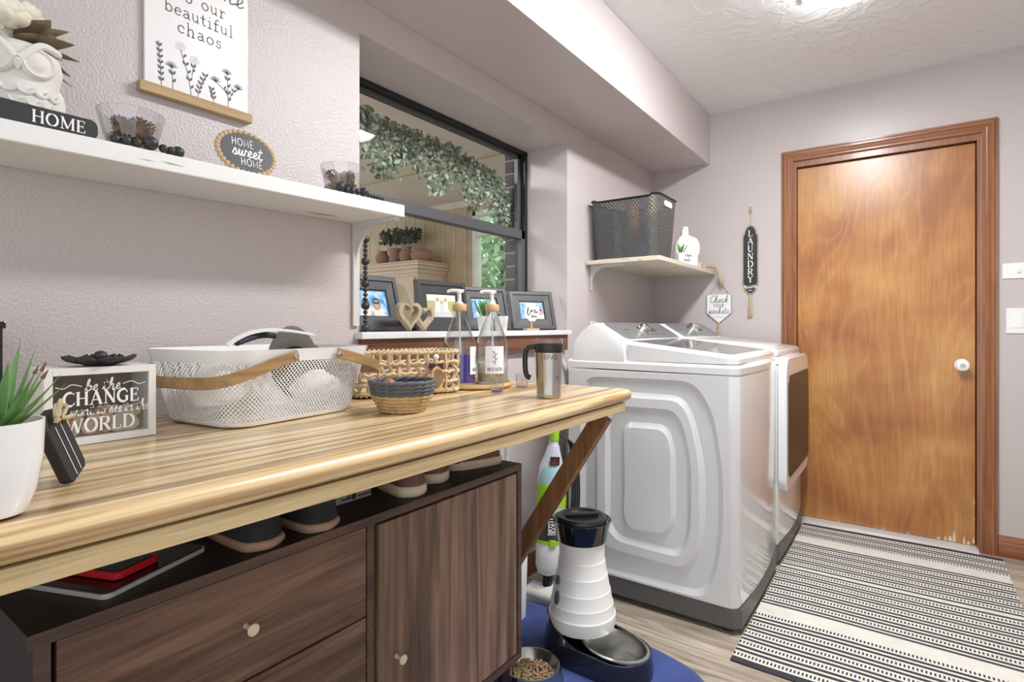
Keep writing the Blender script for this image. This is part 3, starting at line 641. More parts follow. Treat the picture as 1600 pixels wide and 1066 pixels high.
for x, h, r, lb, pr in pots:
    tag(MB().lathe(pr, 20, (x, PY-.30, 1.76)).build('clay_pot', 'terracotta', smooth=40), lb, 'pot', 'clay pots on the hutch')
fe = thing('fern', 'dark bushy artificial plant above the clay pots on the hutch', 'plant', (-3.08, PY-.28, 1.9))
rd = random.Random(4); m = MB()
for i in range(420):
    a = rd.uniform(0, 2*PI); q = .26*math.sqrt(rd.random()); c = Vector((-3.06+q*math.cos(a)*1.1, PY-.26+q*.5*math.sin(a), 2.0+rd.random()*.13))
    d = Vector((rd.uniform(-1, 1), rd.uniform(-1, 1), rd.uniform(-.2, 1))).normalized(); e = d.cross(Vector((0, .3, 1))).normalized(); s1 = rd.uniform(.02, .045)
    m.add([c-d*s1, c+e*s1*.5, c+d*s1, c-e*s1*.5], [(0, 1, 2, 3)])
m.build('foliage', 'dark_foliage', fe, smooth=0, kind='stuff', recalc=False)
MB().tube([(-3.015, PY-.26, 1.76), (-3.02, PY-.27, 2.06)], .006, 6).build('stem', 'tree_bark', fe)

# eucalyptus garland hung just outside the glass
ga = thing('leaf_garland', 'grey green eucalyptus garland hanging along the top of the window', 'garland', (-.36, 1.75, 1.95))
gp = [(-.34, 1.20, 1.93), (-.345, 1.40, 1.91), (-.345, 1.60, 1.90), (-.345, 1.85, 1.90), (-.345, 2.05, 1.89), (-.345, 2.25, 1.83), (-.345, 2.35, 1.74)]
gs = smooth_path(gp, 10)
MB().tube(gs, .006, 6).build('stem', 'tree_bark', ga)
rd = random.Random(11); mm = [MB(), MB()]
for s_i in range(len(gs)):
    p = gs[s_i]
    lobes = .05+.075*abs(math.sin(s_i*.24+.9))
    for k in range(46):
        t = rd.random()
        c = p+Vector((rd.uniform(-.035, .03), rd.uniform(-.03, .03), .03-(lobes*2.0)*t**1.2))
        d = Vector((rd.uniform(-.5, .5), rd.uniform(-1, 1), rd.uniform(-1, .3))).normalized(); e = d.cross(Vector((1, rd.uniform(-.6, .6), rd.uniform(-.6, .6)))).normalized(); s1 = rd.uniform(.008, .017)
        n_ = d.cross(e)*s1*.2
        mm[0 if rd.random() < .68 else 1].add([c-d*s1, c-d*s1*.3+e*s1*.62+n_, c+d*s1*.6+e*s1*.45, c+d*s1, c+d*s1*.6-e*s1*.45, c-d*s1*.3-e*s1*.62+n_], [(0, 1, 2, 3), (0, 3, 4, 5)])
mm[0].build('foliage', 'eucalyptus', ga, smooth=0, kind='stuff', recalc=False); mm[1].build('foliage', 'eucalyptus_pale', ga, smooth=0, kind='stuff', recalc=False)

# ceiling lamp
LX = 1.13; LY0, LY1 = 1.30, 2.52
lamp = thing('ceiling_lamp', 'long white ceiling light fitting at the top edge of the picture', 'lamp', (LX, (LY0+LY1)/2, CEIL))
MB().box(LX-.11, LX+.11, LY0-.02, LY1+.004, CEIL-.012, CEIL-.0005).build('base_plate', 'white_plastic', lamp, smooth=0, bevel=.002)
m = MB(); arc = [(-.10*math.cos(PI*i/14), -.012-.026*math.sin(PI*i/14)) for i in range(15)]
m.rings([[(LX+u, y, CEIL+v) for u, v in arc] for y in (LY0, LY1)], True, True, True); m.build('diffuser', 'lamp_glow', lamp, smooth=40)

# ================================================================== FURNITURE
# added fill light, out of view, to brighten the porch
pl = thing('porch_fill', 'flat fill light added on the porch ceiling behind the wall, out of view', 'lamp', (-1.4, 1.1, 2.4))
MB().box(-1.76, -1.04, 1.0, 1.2, 2.37, 2.4).build('housing', 'white_plastic', pl, smooth=0, bevel=.004)
MB().box(-1.74, -1.06, 1.02, 1.18, 2.36, 2.3705).build('diffuser', 'porch_fill_glow', pl, smooth=0)

# worktop: bullnosed laminate with a pale strip under the front edge, carried by a diagonal brace
CT = .898; CFX = .652; CE = 1.655; CS = -.45
wt = thing('worktop', 'long striped wooden worktop with a rounded front edge along the left wall', 'worktop', (.33, .6, CT))
prof = [(.002, CT-.038), (.002, CT), (CFX-.028, CT)]
for i in range(1, 9): a = PI/2-PI*i/9; prof.append((CFX-.019+.019*math.cos(a), CT-.019+.019*math.sin(a)))
prof += [(CFX-.03, CT-.038)]
SAG = lambda y: -.006*math.sin(PI*max(0, min(1, (y+.1)/1.75)))
ys = [CS+(CE-CS)*i/24 for i in range(25)]
m = MB()
cs = []
for i, y in enumerate(ys):
    cs.append([(u, y, v+SAG(y)*(u/.65)) for u, v in prof])
m.rings(cs); m.build('top', 'counter_wood', wt, smooth=30)
m = MB(); m.rings([[(u, y, v+SAG(y)) for u, v in ((CFX-.03, CT-.064), (CFX-.008, CT-.064), (CFX-.008, CT-.039), (CFX-.03, CT-.039))] for y in ys[:-1]+[CE-.03]]); m.build('edge_strip', 'pale_strip', wt, smooth=0)
MB().box(.03, CFX-.03, CE-.05, CE-.03, CT-.064, CT-.0385).build('end_batten', 'pale_strip', wt, smooth=0)
bd = Vector((.61-.09, 0, .815-.0)).normalized(); bn = Vector((bd.z, 0, -bd.x))
pa, pb = Vector((.088, 1.585, .034)), Vector((.588, 1.585, .817))
m = MB().obox((pa+pb)/2, (bd, (0, 1, 0), bn), ((pb-pa).length/2, .019, .027)); m.build('brace', 'brace_wood', wt, bevel=.002, smooth=0)

# cabinet under the worktop
CX0, CX1, CY0, CY1, CZ0, CZ1 = .03, .45, .216, 1.333, .13, .697
cb = thing('sideboard', 'dark walnut sideboard with drawers and one door under the worktop', 'cabinet', (.24, .77, 0))
m = MB(); t = .018
m.box(CX0, CX1-.0012, CY0, CY1, CZ1-t, CZ1); tp_ = m.build('top', 'walnut_dark_shade', cb, smooth=0); MB().box(CX1-.0012, CX1, CY0, CY1, CZ1-t, CZ1).build('edge_band', 'walnut_frame', tp_, smooth=0)  # top coloured near black to carry the shade under the worktop
sp_ = MB().box(CX0, CX1-.0012, CY0+.006, CY0+t+.006, CZ0, CZ1-t).build('side_panel', 'walnut_dark_shade', cb, smooth=0); MB().box(CX1-.0012, CX1, CY0+.006, CY0+t+.006, CZ0, CZ1-t).build('edge_band', 'walnut_frame', sp_, smooth=0)  # left side darkened for the shade there; front edge keeps its brown
MB().box(CX0, CX1, CY1-t, CY1, CZ0, CZ1-t).build('side_panel', 'walnut_frame', cb, smooth=0, bevel=.001)
MB().box(CX0, CX1, CY0+.024, CY1-t, CZ0, CZ0+t).build('bottom', 'walnut_frame', cb, smooth=0)
MB().box(CX0, CX1-.004, .768, .786, CZ0+t, CZ1-t).build('divider', 'walnut_frame', cb, smooth=0)
MB().box(CX0, CX0+.01, CY0+.02, CY1-.02, CZ0, CZ1-.02).build('back', 'cabinet_gap', cb, smooth=0)
for z0, z1 in ((.492, .677), (.308, .488), (.150, .304)):
    d_ = MB().box(.06, CX1-.002, .2465, .7635, z0, z1).build('drawer', 'walnut_h', cb, smooth=0, bevel=.0015)
    kb = MB(); y, z = .506, (z0+z1)/2
    kb.rings([[(CX1-.002+q, y+r*math.cos(2*PI*j/20), z+r*math.sin(2*PI*j/20)) for j in range(20)] for r, q in ((.005, 0), (.0045, .014), (.0095, .021), (.0105, .024), (.009, .0255))]); kb.build('knob', 'brass_pale' if 'brass_pale' in MATS else 'bamboo', d_, smooth=40)
d_ = MB().box(.42, CX1-.002, .7975, 1.3105, .152, .672).build('door', 'walnut_v', cb, smooth=0, bevel=.0015)
kb = MB(); y, z = .847, .368
kb.rings([[(CX1-.002+q, y+r*math.cos(2*PI*j/20), z+r*math.sin(2*PI*j/20)) for j in range(20)] for r, q in ((.005, 0), (.0045, .014), (.0095, .021), (.0105, .024), (.009, .0255))]); kb.build('knob', 'brass_pale' if 'brass_pale' in MATS else 'bamboo', d_, smooth=40)
for y in (.25, .775, 1.30):
    for x in (.07, .41): MB().cyl((x, y, .0), (x, y, .1305), .014, .02, 14).build('leg', 'walnut_dark_shade', cb)

# ---------------- washer and dryer
def contour(pts, n=72):
    """resample a closed polygon with rounded corners to n points, starting at the right middle"""
    P = smooth_path([(a, b) for a, b in pts], 1, True)
    out = []
    q = [Vector(p) for p in pts]; k = len(q); dense = []
    for i in range(k):
        a, b, c = q[i-1], q[i], q[(i+1) % k]
        r = min((a-b).length, (c-b).length)*.42
        s0 = b+(a-b).normalized()*r; s1 = b+(c-b).normalized()*r
        for j in range(9):
            t_ = j/8; dense.append((1-t_)**2*s0+2*t_*(1-t_)*b+t_*t_*s1)
    L_ = [0]
    for i in range(len(dense)): L_.append(L_[-1]+(dense[(i+1) % len(dense)]-dense[i]).length)
    for i in range(n):
        d = L_[-1]*i/n; j = max(a for a in range(len(dense)) if L_[a] <= d)
        f = (d-L_[j])/max(1e-9, L_[j+1]-L_[j]); out.append(dense[j].lerp(dense[(j+1) % len(dense)], f))
    return out
def inset(c, d):
    n = len(c); ctr = sum(c, Vector((0, 0)))/n
    return [p+(ctr-p).normalized()*d for p in c]
def appliance(name, label, y0, y1, dryer=False):
    xb, xf = .20, .885
    t = thing(name, label, 'dryer' if dryer else 'washer', ((xb+xf)/2, (y0+y1)/2, 0))
    # base and feet
    m = MB(); m.prism([(xb+.02, y0+.004), (xf-.02, y0+.004), (xf+.004, y0+.03), (xf+.008, (y0+y1)/2), (xf+.004, y1-.03), (xf-.02, y1-.004), (xb+.02, y1-.004)], lambda u, v, w_: (u, v, w_), .022, .095); m.build('base', 'appliance_base', t, bevel=.003)
    for fx in (xb+.08, xf-.05):
        for fy in (y0+.05, y1-.05): MB().cyl((fx, fy, 0), (fx, fy, .024), .022, .018, 16).build('foot', 'black_plastic', t)
    # body shell (front gently bowed), open side replaced by an embossed panel
    def outline(ins=0):
        pts = [(xb, y0), (xf-.035, y0)]
        for i in range(1, 6): a = -PI/2+PI/2*i/6; pts.append((xf-.035+.035*math.cos(a), y0+.035+.035*math.sin(a)))
        for i in range(9): f = i/8; pts.append((xf+.014*math.sin(PI*f), y0+.035+(y1-y0-.07)*f))
        for i in range(1, 6): a = PI/2*i/6; pts.append((xf-.035+.035*math.cos(a), y1-.035+.035*math.sin(a)))
        pts += [(xf-.035, y1), (xb, y1)]
        return pts
    ol = outline()
    m = MB(); n = len(ol)
    zz = [.095, .105, .918, .922]; ii = [.004, 0, 0, .003]
    rs = [[(p[0]-(d_ if p[0] > .6 else 0), p[1]+(d_ if p[1] < (y0+y1)/2 else -d_), z) for p in ol] for z, d_ in zip(zz, ii)]
    k = len(m.v); m.rings(rs, True, True, True)
    if not dryer:  # drop the flat near side quad strip, it is rebuilt embossed
        m.f = [f for f in m.f if not (len(f) == 4 and all(abs(m.v[i][1]-y0) < .0005 and m.v[i][0] < xf-.03 and .1 < m.v[i][2] < .92 for i in f))]; m.m = [0]*len(m.f)
    m.build('body', 'appliance_white', t, smooth=30)
    if not dryer:
        C1 = [(.285, .883), (.725, .886), (.79, .78), (.821, .58), (.821, .36), (.80, .21), (.76, .116), (.31, .104), (.265, .18), (.265, .80)]
        C2 = [(.345, .827), (.68, .829), (.722, .75), (.757, .58), (.757, .36), (.735, .25), (.69, .187), (.37, .195), (.325, .25), (.325, .76)]
        C3 = [(.40, .771), (.645, .774), (.68, .73), (.708, .60), (.708, .36), (.695, .29), (.665, .243), (.42, .25), (.378, .30), (.378, .72)]
        C4 = [(.465, .711), (.605, .714), (.632, .69), (.648, .62), (.648, .38), (.64, .34), (.615, .300), (.475, .292), (.445, .33), (.445, .68)]
        outer = [(xb, .918), (xf-.035, .918), (xf-.035, .80), (xf-.035, .6), (xf-.035, .36), (xf-.035, .2), (xf-.035, .105), (xb, .105), (xb, .2), (xb, .80)]
        def rect_match(c):
            out = []
            cx, cz = .55, .5; hx0, hx1, hz0, hz1 = cx-xb, xf-.035-cx, cz-.105, .918-cz
            for p in c:
                dx, dz = p.x-cx, p.y-cz; s_ = 1e9
                if dx > 0: s_ = min(s_, hx1/dx)
                if dx < 0: s_ = min(s_, -hx0/dx)
                if dz > 0: s_ = min(s_, hz1/dz)
                if dz < 0: s_ = min(s_, -hz0/dz)
                out.append(Vector((cx+dx*s_, cz+dz*s_)))
            return out
        c1, c2, c3, c4 = [contour(c, 80) for c in (C1, C2, C3, C4)]
        def realign(a, b):
            k_ = min(range(len(b)), key=lambda j: (b[j]-a[0]).length); return b[k_:]+b[:k_]
        def by_angle(c):
            # points at equal angles seen from the centre keep the rings untwisted
            cx = Vector((.55, .5)); an = sorted((math.atan2(p.y-cx.y, p.x-cx.x), p.x, p.y) for p in c); return [Vector((a[1], a[2])) for a in an]
        def ray(c, n=96):
            cx = Vector((.55, .5)); out = []
            N_ = len(c)
            for i in range(n):
                a = -PI+2*PI*(i+.5)/n; d = Vector((math.cos(a), math.sin(a))); best = None
                for j in range(N_):
                    p, q = c[j]-cx, c[(j+1) % N_]-cx; e = q-p; den = d.x*e.y-d.y*e.x
                    if abs(den) < 1e-12: continue
                    s_ = (p.x*e.y-p.y*e.x)/den; u_ = (p.x*d.y-p.y*d.x)/den
                    if s_ > 0 and -1e-6 <= u_ <= 1+1e-6 and (best is None or s_ > best): best = s_
                out.append(cx+d*best)
            return out
        c1, c2, c3, c4 = ray(c1), ray(c2), ray(c3), ray(c4)
        oc = rect_match(c1)
        for cx_ in (xb, xf-.035):
            for cz_ in (.105, .918):
                k_ = min(range(len(oc)), key=lambda j: (oc[j]-Vector((cx_, cz_))).length); oc[k_] = Vector((cx_, cz_))
        dp, bw = .015, .021
        seq = [(oc, 0), (inset(c1, -bw*.5), 0), (inset(c1, bw*.5), dp), (inset(c2, -bw*.5), dp), (inset(c2, bw*.5), 0), (inset(c3, -bw*.5), 0), (inset(c3, bw*.5), dp), (inset(c4, -bw*.5), dp), (inset(c4, bw*.5), 0)]
        m = MB(); m.rings([[(p.x, y0+d_, p.y) for p in c] for c, d_ in seq], True, False, True)
        m.build('side_panel', 'appliance_side', t, smooth=18, label='grey white side panel with embossed nested outlines')
    # top cap: thin tray rising to the lid
    def capring(z, d_): return [(p[0]-(d_ if p[0] > .6 else 0), p[1]+(d_ if p[1] < (y0+y1)/2 else -d_), z+(.0 if p[0] > .6 else .004)) for p in ol]
    m = MB(); m.rings([capring(.924, -.001), capring(.948, -.002), capring(.958, .006), capring(.962, .02)]); m.build('top_panel', 'appliance_white', t, smooth=30)
    # lid / top: sloping from the console to the front
    xl0, xl1 = .452, .880
    def lidpoly(ins, r=.045): return rrect(xl0-.01 if ins == 0 else xl0-.01+ins*.5, xl1-ins, y0+.006+ins, y1-.006-ins, r, 6)
    zt = lambda x: 1.040-(x-xl0)*.115
    low = .968
    m = MB()
    rs = []
    for ins, fz in ((.0, lambda x: low-.006), (.0, lambda x: zt(x)-.012), (.006, lambda x: zt(x)-.003), (.014, zt)):
        rs.append([(p[0], p[1], fz(p[0])) for p in lidpoly(ins)])
    m.rings(rs, True, True, True); ld = m.build('lid', 'appliance_white', t, smooth=30)
    if not dryer:
        gp_ = rrect(xl0+.0, xl1-.035, y0+.055, y1-.05, .03, 5)
        m = MB(); m.rings([[(p[0], p[1], zt(p[0])-.004) for p in gp_], [(p[0], p[1], zt(p[0])+.0015) for p in gp_]]); m.build('glass', 'dark_glass', ld, smooth=30, label='dark tinted glass of the lid')
    # console: wedge with rounded back
    sp = [(xb+.006, .935), (xb+.008, .985), (xb+.02, 1.035), (xb+.05, 1.078), (xb+.09, 1.104), (xb+.12, 1.113), (xb+.137, 1.112), (xl0+.0, 1.043), (xl0+.004, .97), (xl0+.004, .935)]
    m = MB(); rs = []
    for yy, q in ((y0+.002, .014), (y0+.006, .004), (y0+.02, 0), (y1-.02, 0), (y1-.006, .004), (y1-.002, .014)):
        rs.append([(u+(q if u < xb+.1 else -q*.4), yy, v-q*(1 if v > 1.0 else 0)) for u, v in sp])
    m.rings(rs, True, True, True); m.build('console', 'appliance_white', t, smooth=35)
    a, b = Vector((xb+.142, 0, 1.1125)), Vector((xl0-.004, 0, 1.0475)); dd = (b-a).normalized(); nn = Vector((-dd.z, 0, dd.x))
    if nn.z < 0: nn = -nn
    W_ = y1-y0-.075; fn = lambda u, v, w_: (Vector((0, y0+.0375, 0))+a+dd*v+Vector((0, u, 0))+nn*w_)
    H_ = (b-a).length
    m = MB(); m.prism(rrect(0, W_, .0, H_, .018, 5), fn, -.004, .0028); cp = m.build('control_panel', 'console_grey', t, smooth=30)
    ky = W_*.46
    m = MB()
    c = fn(ky, H_*.5, .0028)
    e1 = Vector((0, 1, 0)); e2 = dd
    m.rings([[c+e1*r*math.cos(2*PI*j/28)+e2*r*math.sin(2*PI*j/28)+nn*h for j in range(28)] for r, h in ((.038, 0), (.036, .006), (.03, .008), (.028, .026), (.024, .03))]); m.build('dial', 'chrome', cp, smooth=40)
    m = MB().prism(rrect(ky+.075, ky+.15, H_*.3, H_*.62, .004, 3), fn, .0028, .0036); m.build('display', 'seam_dark', cp, smooth=0)
    for i in range(3): MB().prism(rrect(.09+i*.022, .104+i*.022, H_*.46, H_*.5, .002, 2), fn, .0028, .0034).build('printed_mark', 'ink_dark', cp, smooth=0)
    for i in range(5): MB().prism(rrect(ky-.09+i*.06, ky-.062+i*.06, H_*.80, H_*.82, .0008, 2), fn, .0028, .0032).build('printed_mark', 'ink_dark', cp, smooth=0)
    if dryer:
        fn = lambda u, v, w_: (xf+w_, u, v)
        dz0, dz1 = .335, .955
        dp_ = rrect(y0+.012, y1-.012, dz0, dz1, .07, 7)
        m = MB(); m.rings([[fn(u, v, .0) for u, v in dp_], [fn(u, v, .026) for u, v in dp_], [fn((u-(y0+y1)/2)*.975+(y0+y1)/2, (v-.645)*.975+.645, .034) for u, v in dp_]]); dd_ = m.build('door', 'appliance_white', t, smooth=35)
        gl = rrect(y0+.065, y1-.02, dz0+.06, dz1-.085, .05, 7)
        m = MB(); m.rings([[fn(u, v, .030) for u, v in gl], [fn(u, v, .037) for u, v in gl]]); m.build('glass', 'door_glass_black', dd_, smooth=35, label='large black glass of the dryer door')
    return t
appliance('washing_machine', 'white top-loading washer with embossed side and tinted glass lid', 2.045, 2.735)
appliance('clothes_dryer', 'white dryer with black glass front door beside the brown door', 2.752, 3.442, True)

# ---------------- rug
rg = thing('striped_rug', 'cream and charcoal striped woven rug in front of the door', 'rug', (1.3, 2.7, 0))
RX0, RX1, RY0, RY1 = .893, 1.728, 1.895, 3.452
pat = []   # (kind, width): from the door towards the camera
def P_(*a): pat.extend(a)
Ln, Ds, Gp, Wd = ('L', .0105), ('D', .0125), ('G', .0078), ('W', .066)
def block(nd):
    for i in range(nd): P_(Ln, Gp, Ln, Gp, Ds, Gp)
P_(('B', .024), Gp, Ds, Gp); block(2); P_(('G', .004), ('W', .06)); block(4); P_(Ln, ('G', .02), ('B', .011), Gp, Ds, Gp); block(4); P_(Ln, Gp, Ln, Wd, Ds, Gp); block(4)
tot = sum(b for a, b in pat); kf = (RY1-RY0-.03)/tot
y = RY1; mt = MB(); nd = 74
def zr(x, y_): return .0065+.0012*math.sin(x*9+y_*4)+.001*math.sin(y_*21+x*3)
def strip(ya, yb, cuts):
    for (xa, xb_, mi) in cuts:
        k = len(mt.v); wob = lambda x, yv: yv+.0016*math.sin(x*14+yv*5)
        mt.v += [(xa, wob(xa, ya), zr(xa, ya)), (xb_, wob(xb_, ya), zr(xb_, ya)), (xb_, wob(xb_, yb), zr(xb_, yb)), (xa, wob(xa, yb), zr(xa, yb))]; mt.f.append((k+3, k+2, k+1, k)); mt.m.append(mi)
xs = [RX0+(RX1-RX0)*i/nd for i in range(nd+1)]
for kd, wd in pat+[('B', .03/kf)]:
    wd *= kf; ya, yb = y, y-wd; y = yb
    if kd in 'LB': strip(ya, yb, [(xs[i], xs[i+2], 1) for i in range(0, nd, 2)])
    elif kd == 'D':
        cut = []
        for i in range(nd):
            a, b = xs[i], xs[i+1]; c = a+(b-a)*.5; cut += [(a, c, 1), (c, b, 0)]
        strip(ya, yb, cut)
    else: strip(ya, yb, [(xs[i], xs[i+2], 0) for i in range(0, nd, 2)])
mt.build('woven_top', ['rug_cream', 'rug_dark'], rg, smooth=0, recalc=False)
MB().box(RX0, RX1, RY0, RY1, 0, .0035).build('backing', 'rug_dark', rg, smooth=0)

# ================================================================== WALL SHELF AND WHAT STANDS ON IT
SZ = lambda y: 1.424+.0175*(y-.0)          # shelf top, very slightly out of level
sh = thing('wall_shelf', 'long white distressed wall shelf on the left wall', 'shelf', (.1, .4, 1.4))
m = MB(); m.rings([[(.002, y, SZ(y)-.034), (.2, y, SZ(y)-.034), (.2, y, SZ(y)), (.002, y, SZ(y))] for y in (-.5, 1.108)]); m.build('board', 'shelf_white', sh, smooth=0, bevel=.0025)
def bracket(y, z0, parent, mat='bracket_metal', dx=.175, dz=.2, wd=.022):
    """stamped steel shelf bracket: wall leg, arm and a curved gusset"""
    pts = [(.004, z0-dz), (.004, z0-.003), (dx, z0-.003)]
    m = MB(); m.prism([(.003, z0-dz), (.010, z0-dz), (.012, z0-.05), (.03, z0-.022), (.06, z0-.013), (dx, z0-.009), (dx, z0-.0005), (.003, z0-.0005)], lambda u, v, w_: (u, w_, v), y-wd/2, y+wd/2)
    b_ = m.build('bracket', mat, parent, smooth=30)
    R_ = min(dx, dz)*.62; arc = [(.012+R_-R_*math.cos(PI/2*i/10), z0-.012-R_+R_*math.sin(PI/2*i/10)) for i in range(11)]
    MB().prism(arc+[(.006, z0-.006)], lambda u, v, w_: (u, w_, v), y-.004, y+.004).build('rib', mat, b_, smooth=30)
bracket(1.090, SZ(1.09)-.034, sh, dx=.185, dz=.31)
bracket(-.05, SZ(-.05)-.034, sh)

# owl planter
oz = SZ(.29); OXc, OYc = .098, .288
ow = thing('owl_planter', 'white ceramic owl planter with cream flowers and brown leaves', 'planter', (OXc, OYc, oz))
fr_ = Vector((.965, -.26, 0))                      # the owl looks into the room
sd_ = Vector((-fr_.y, fr_.x, 0))
def owlp(u, v, w_): return Vector((OXc, OYc, oz))+sd_*u+fr_*w_+Vector((0, 0, v))
m = MB(); m.lathe([(.036, 0), (.046, .004), (.054, .03), (.057, .06), (.053, .085), (.056, .105), (.060, .122), (.056, .142), (.046, .154), (.040, .157), (.036, .150), (.0, .148)], 32, (OXc, OYc, oz)); bo = m.build('body', 'ceramic_white', ow, smooth=40)
for s_ in (-1, 1):
    m = MB()
    c = owlp(s_*.025, .118, .050); n_ = (fr_+sd_*s_*.42).normalized(); e1 = Vector((0, 0, 1)); e2 = n_.cross(e1).normalized()
    m.rings([[c+n_*h+(e1*math.sin(2*PI*j/24)+e2*math.cos(2*PI*j/24))*r for j in range(24)] for r, h in ((.027, -.004), (.026, .004), (.022, .007), (.018, .004), (.013, .006), (.009, .009), (.003, .010))], True, False, True); m.build('eye', 'ceramic_white', bo, smooth=50)
    a = [owlp(s_*.002, .118, .062), owlp(s_*.03, .150, .052), owlp(s_*.056, .152, .02)]
    MB().tube(smooth_path(a, 5), [.006]*10+[.003], 8).build('brow', 'ceramic_white', bo)
    m = MB(); w0 = owlp(s_*.05, .06, .0); m.sphere(w0, (.014, .014, .036), 12, 8); m.build('wing', 'ceramic_white', bo)
MB().tube([owlp(0, .125, .056), owlp(0, .112, .064), owlp(0, .100, .060)], [.004, .006, .002], 8).build('beak', 'ceramic_white', bo)
for r_ in range(3):
    for i in range(6):
        a = math.radians(-56+i*22+(11 if r_ % 2 else 0)); z_ = .074-r_*.02
        d_ = fr_*math.cos(a)+sd_*math.sin(a); c = Vector((OXc, OYc, oz+z_))+d_*(.0575-.001*r_); e2 = Vector((-d_.y, d_.x, 0))
        MB().tube([c+e2*.011*math.cos(t_)+Vector((0, 0, 1))*.011*math.sin(t_) for t_ in [PI+PI*k/8 for k in range(9)]], .0034, 6).build('feather', 'ceramic_white', bo)
rd = random.Random(3)
def petal_flower(c, R, parent, n=14):
    c = Vector(c)
    fl_ = MB().sphere(c, R*.22, 10, 6).build('flower_centre', 'petal', parent)
    for k in range(n):
        a = 2*PI*k/n*1.9; el = .2+.9*(k/n); d = Vector((math.cos(a)*math.cos(el), math.sin(a)*math.cos(el), math.sin(el))); e = d.cross(Vector((0, 0, 1))).normalized(); n2 = e.cross(d)
        m = MB(); rs = []
        for t_, w2, up_ in ((.1, .12, 0), (.45, .34, -.08), (.8, .36, .0), (1.0, .12, .12)):
            q = c+d*R*t_+n2*R*up_; rs.append([q-e*R*w2, q+n2*R*-.08, q+e*R*w2])
        m.rings(rs, False, False, False); m.build('petal', 'petal', fl_, smooth=60, solid=.0008)
petal_flower((OXc+.0, OYc-.01, oz+.185), .058, ow, 16); petal_flower((OXc+.035, OYc-.035, oz+.175), .045, ow, 18)
def leaf(parent, c, d, up, L_, wd, mat, name='leaf', curl=.2, solid=.0008):
    c = Vector(c); d = Vector(d).normalized(); e = d.cross(Vector(up)).normalized(); n2 = e.cross(d)
    rs = []
    for t_, w2 in ((0, .08), (.25, .75), (.5, 1), (.75, .62), (1, .03)):
        q = c+d*L_*t_-n2*L_*curl*t_*t_; rs.append([q-e*wd*w2/2+n2*wd*.12*w2, q, q+e*wd*w2/2+n2*wd*.12*w2])
    return MB().rings(rs, False, False, False).build(name, mat, parent, smooth=60, solid=solid)
for d, L_, w2, mt_ in (((.3, .9, .9), .085, .06, 'dry_leaf'), ((.6, .7, .3), .085, .06, 'dry_leaf'), ((.9, .4, .8), .08, .055, 'dry_leaf'), ((.1, 1, .2), .085, .035, 'dry_leaf'), ((-.2, 1, -.1), .08, .03, 'dry_leaf'), ((.5, .9, .9), .06, .03, 'dry_leaf'), ((.2, 1, -.5), .085, .012, 'dry_leaf'), ((.3, .9, .05), .06, .02, 'grass_green'), ((.9, .1, .3), .06, .035, 'dry_leaf')):
    leaf(ow, (OXc, OYc, oz+.155), d, (0, 0, 1), L_, w2, mt_, curl=.1)

# HOME block
hb = thing('word_block', 'narrow charcoal wooden block lettered HOME on the white shelf', 'sign', (.16, .2, SZ(.2)))
y0, y1 = .06, .374; z0 = SZ(.25)+.0005
MB().prism(rrect(y0, y1, z0, z0+.034, .012, 5), lambda u, v, w_: (w_, u, v), .172, .192).build('block', 'black_wood', hb, smooth=25)
m = MB(); fn = plane((.192, .0, z0+.007), (0, 1, 0), (0, 0, 1)); write(m, 'HOME', CAPS, fn, .0205, .3195, 0, 'c', thick=.15, sp=.06, sx=1.05); m.build('lettering', 'ink_white', hb, smooth=0)

# hanging print with a wooden rail
pr_ = thing('hanging_print', 'white flower print with grey lettering and a wooden rail on the left wall', 'sign', (.006, .633, 1.6))
MB().box(.002, .010, .518, .750, 1.625, 2.02).build('sheet', 'paper_white', pr_, smooth=0)
MB().box(.001, .021, .505, .757, 1.611, 1.633).build('rail', 'rail_wood', pr_, smooth=0, bevel=.001)
fn = plane((.010, 0, 0), (0, 1, 0), (0, 0, 1)); m = MB()
write(m, 'chaos', ROMAN, fn, .0285, .636, 1.772, 'c', thick=.085, sp=.09, sx=1.05)
write(m, 'beautiful', ROMAN, fn, .0285, .636, 1.810, 'c', thick=.085, sp=.05)
write(m, 'to our', ROMAN, fn, .0285, .640, 1.848, 'c', thick=.085, sp=.09)
write(m, 'Welcome', SCRIPT, fn, .05, .64, 1.893, 'c', thick=.06, shear=.15)
m.build('lettering', 'ink_grey', pr_, smooth=0)
m = MB()
def sprig(x, z0, z1, lean=0, k=5, leafl=.012, head=None):
    top = (x+lean, z1); pts = [(x, z0), (x+lean*.35, z0+(z1-z0)*.5), top]; m.ribbon(smooth_path(pts, 4), .0012, fn, .0006)
    for i in range(k):
        f = (i+1)/(k+1); px = x+lean*f*f*.6+lean*f*.4; pz = z0+(z1-z0)*f
        for s_ in ((-1, 1) if head is None or i % 2 else (1,)):
            a = math.radians(58); tx, tz = px+s_*leafl*math.cos(a), pz+leafl*math.sin(a); nx, nz = -(tz-pz)*.22, (tx-px)*.22; mx, mz = (px+tx)/2, (pz+tz)/2
            b0 = len(m.v); m.v += [tuple(fn(px, pz, .0007)), tuple(fn(mx+nx, mz+nz, .0007)), tuple(fn(tx, tz, .0007)), tuple(fn(mx-nx, mz-nz, .0007))]; m.f.append((b0, b0+1, b0+2, b0+3)); m.m.append(0)
    if head == 'dots':
        for i in range(26):
            a = i*2.4; r = .0022*math.sqrt(i); c = (top[0]+r*math.cos(a), top[1]+.007+r*math.sin(a)); m.prism(ell(c[0], c[1], .0008, .0008, 6), fn, .0004, .0007)
    if head == 'star':
        for i in range(7):
            a = math.radians(20+i*23); m.ribbon([top, (top[0]+.013*math.cos(a), top[1]+.013*math.sin(a))], .0017, fn, .0007)
zb = 1.634
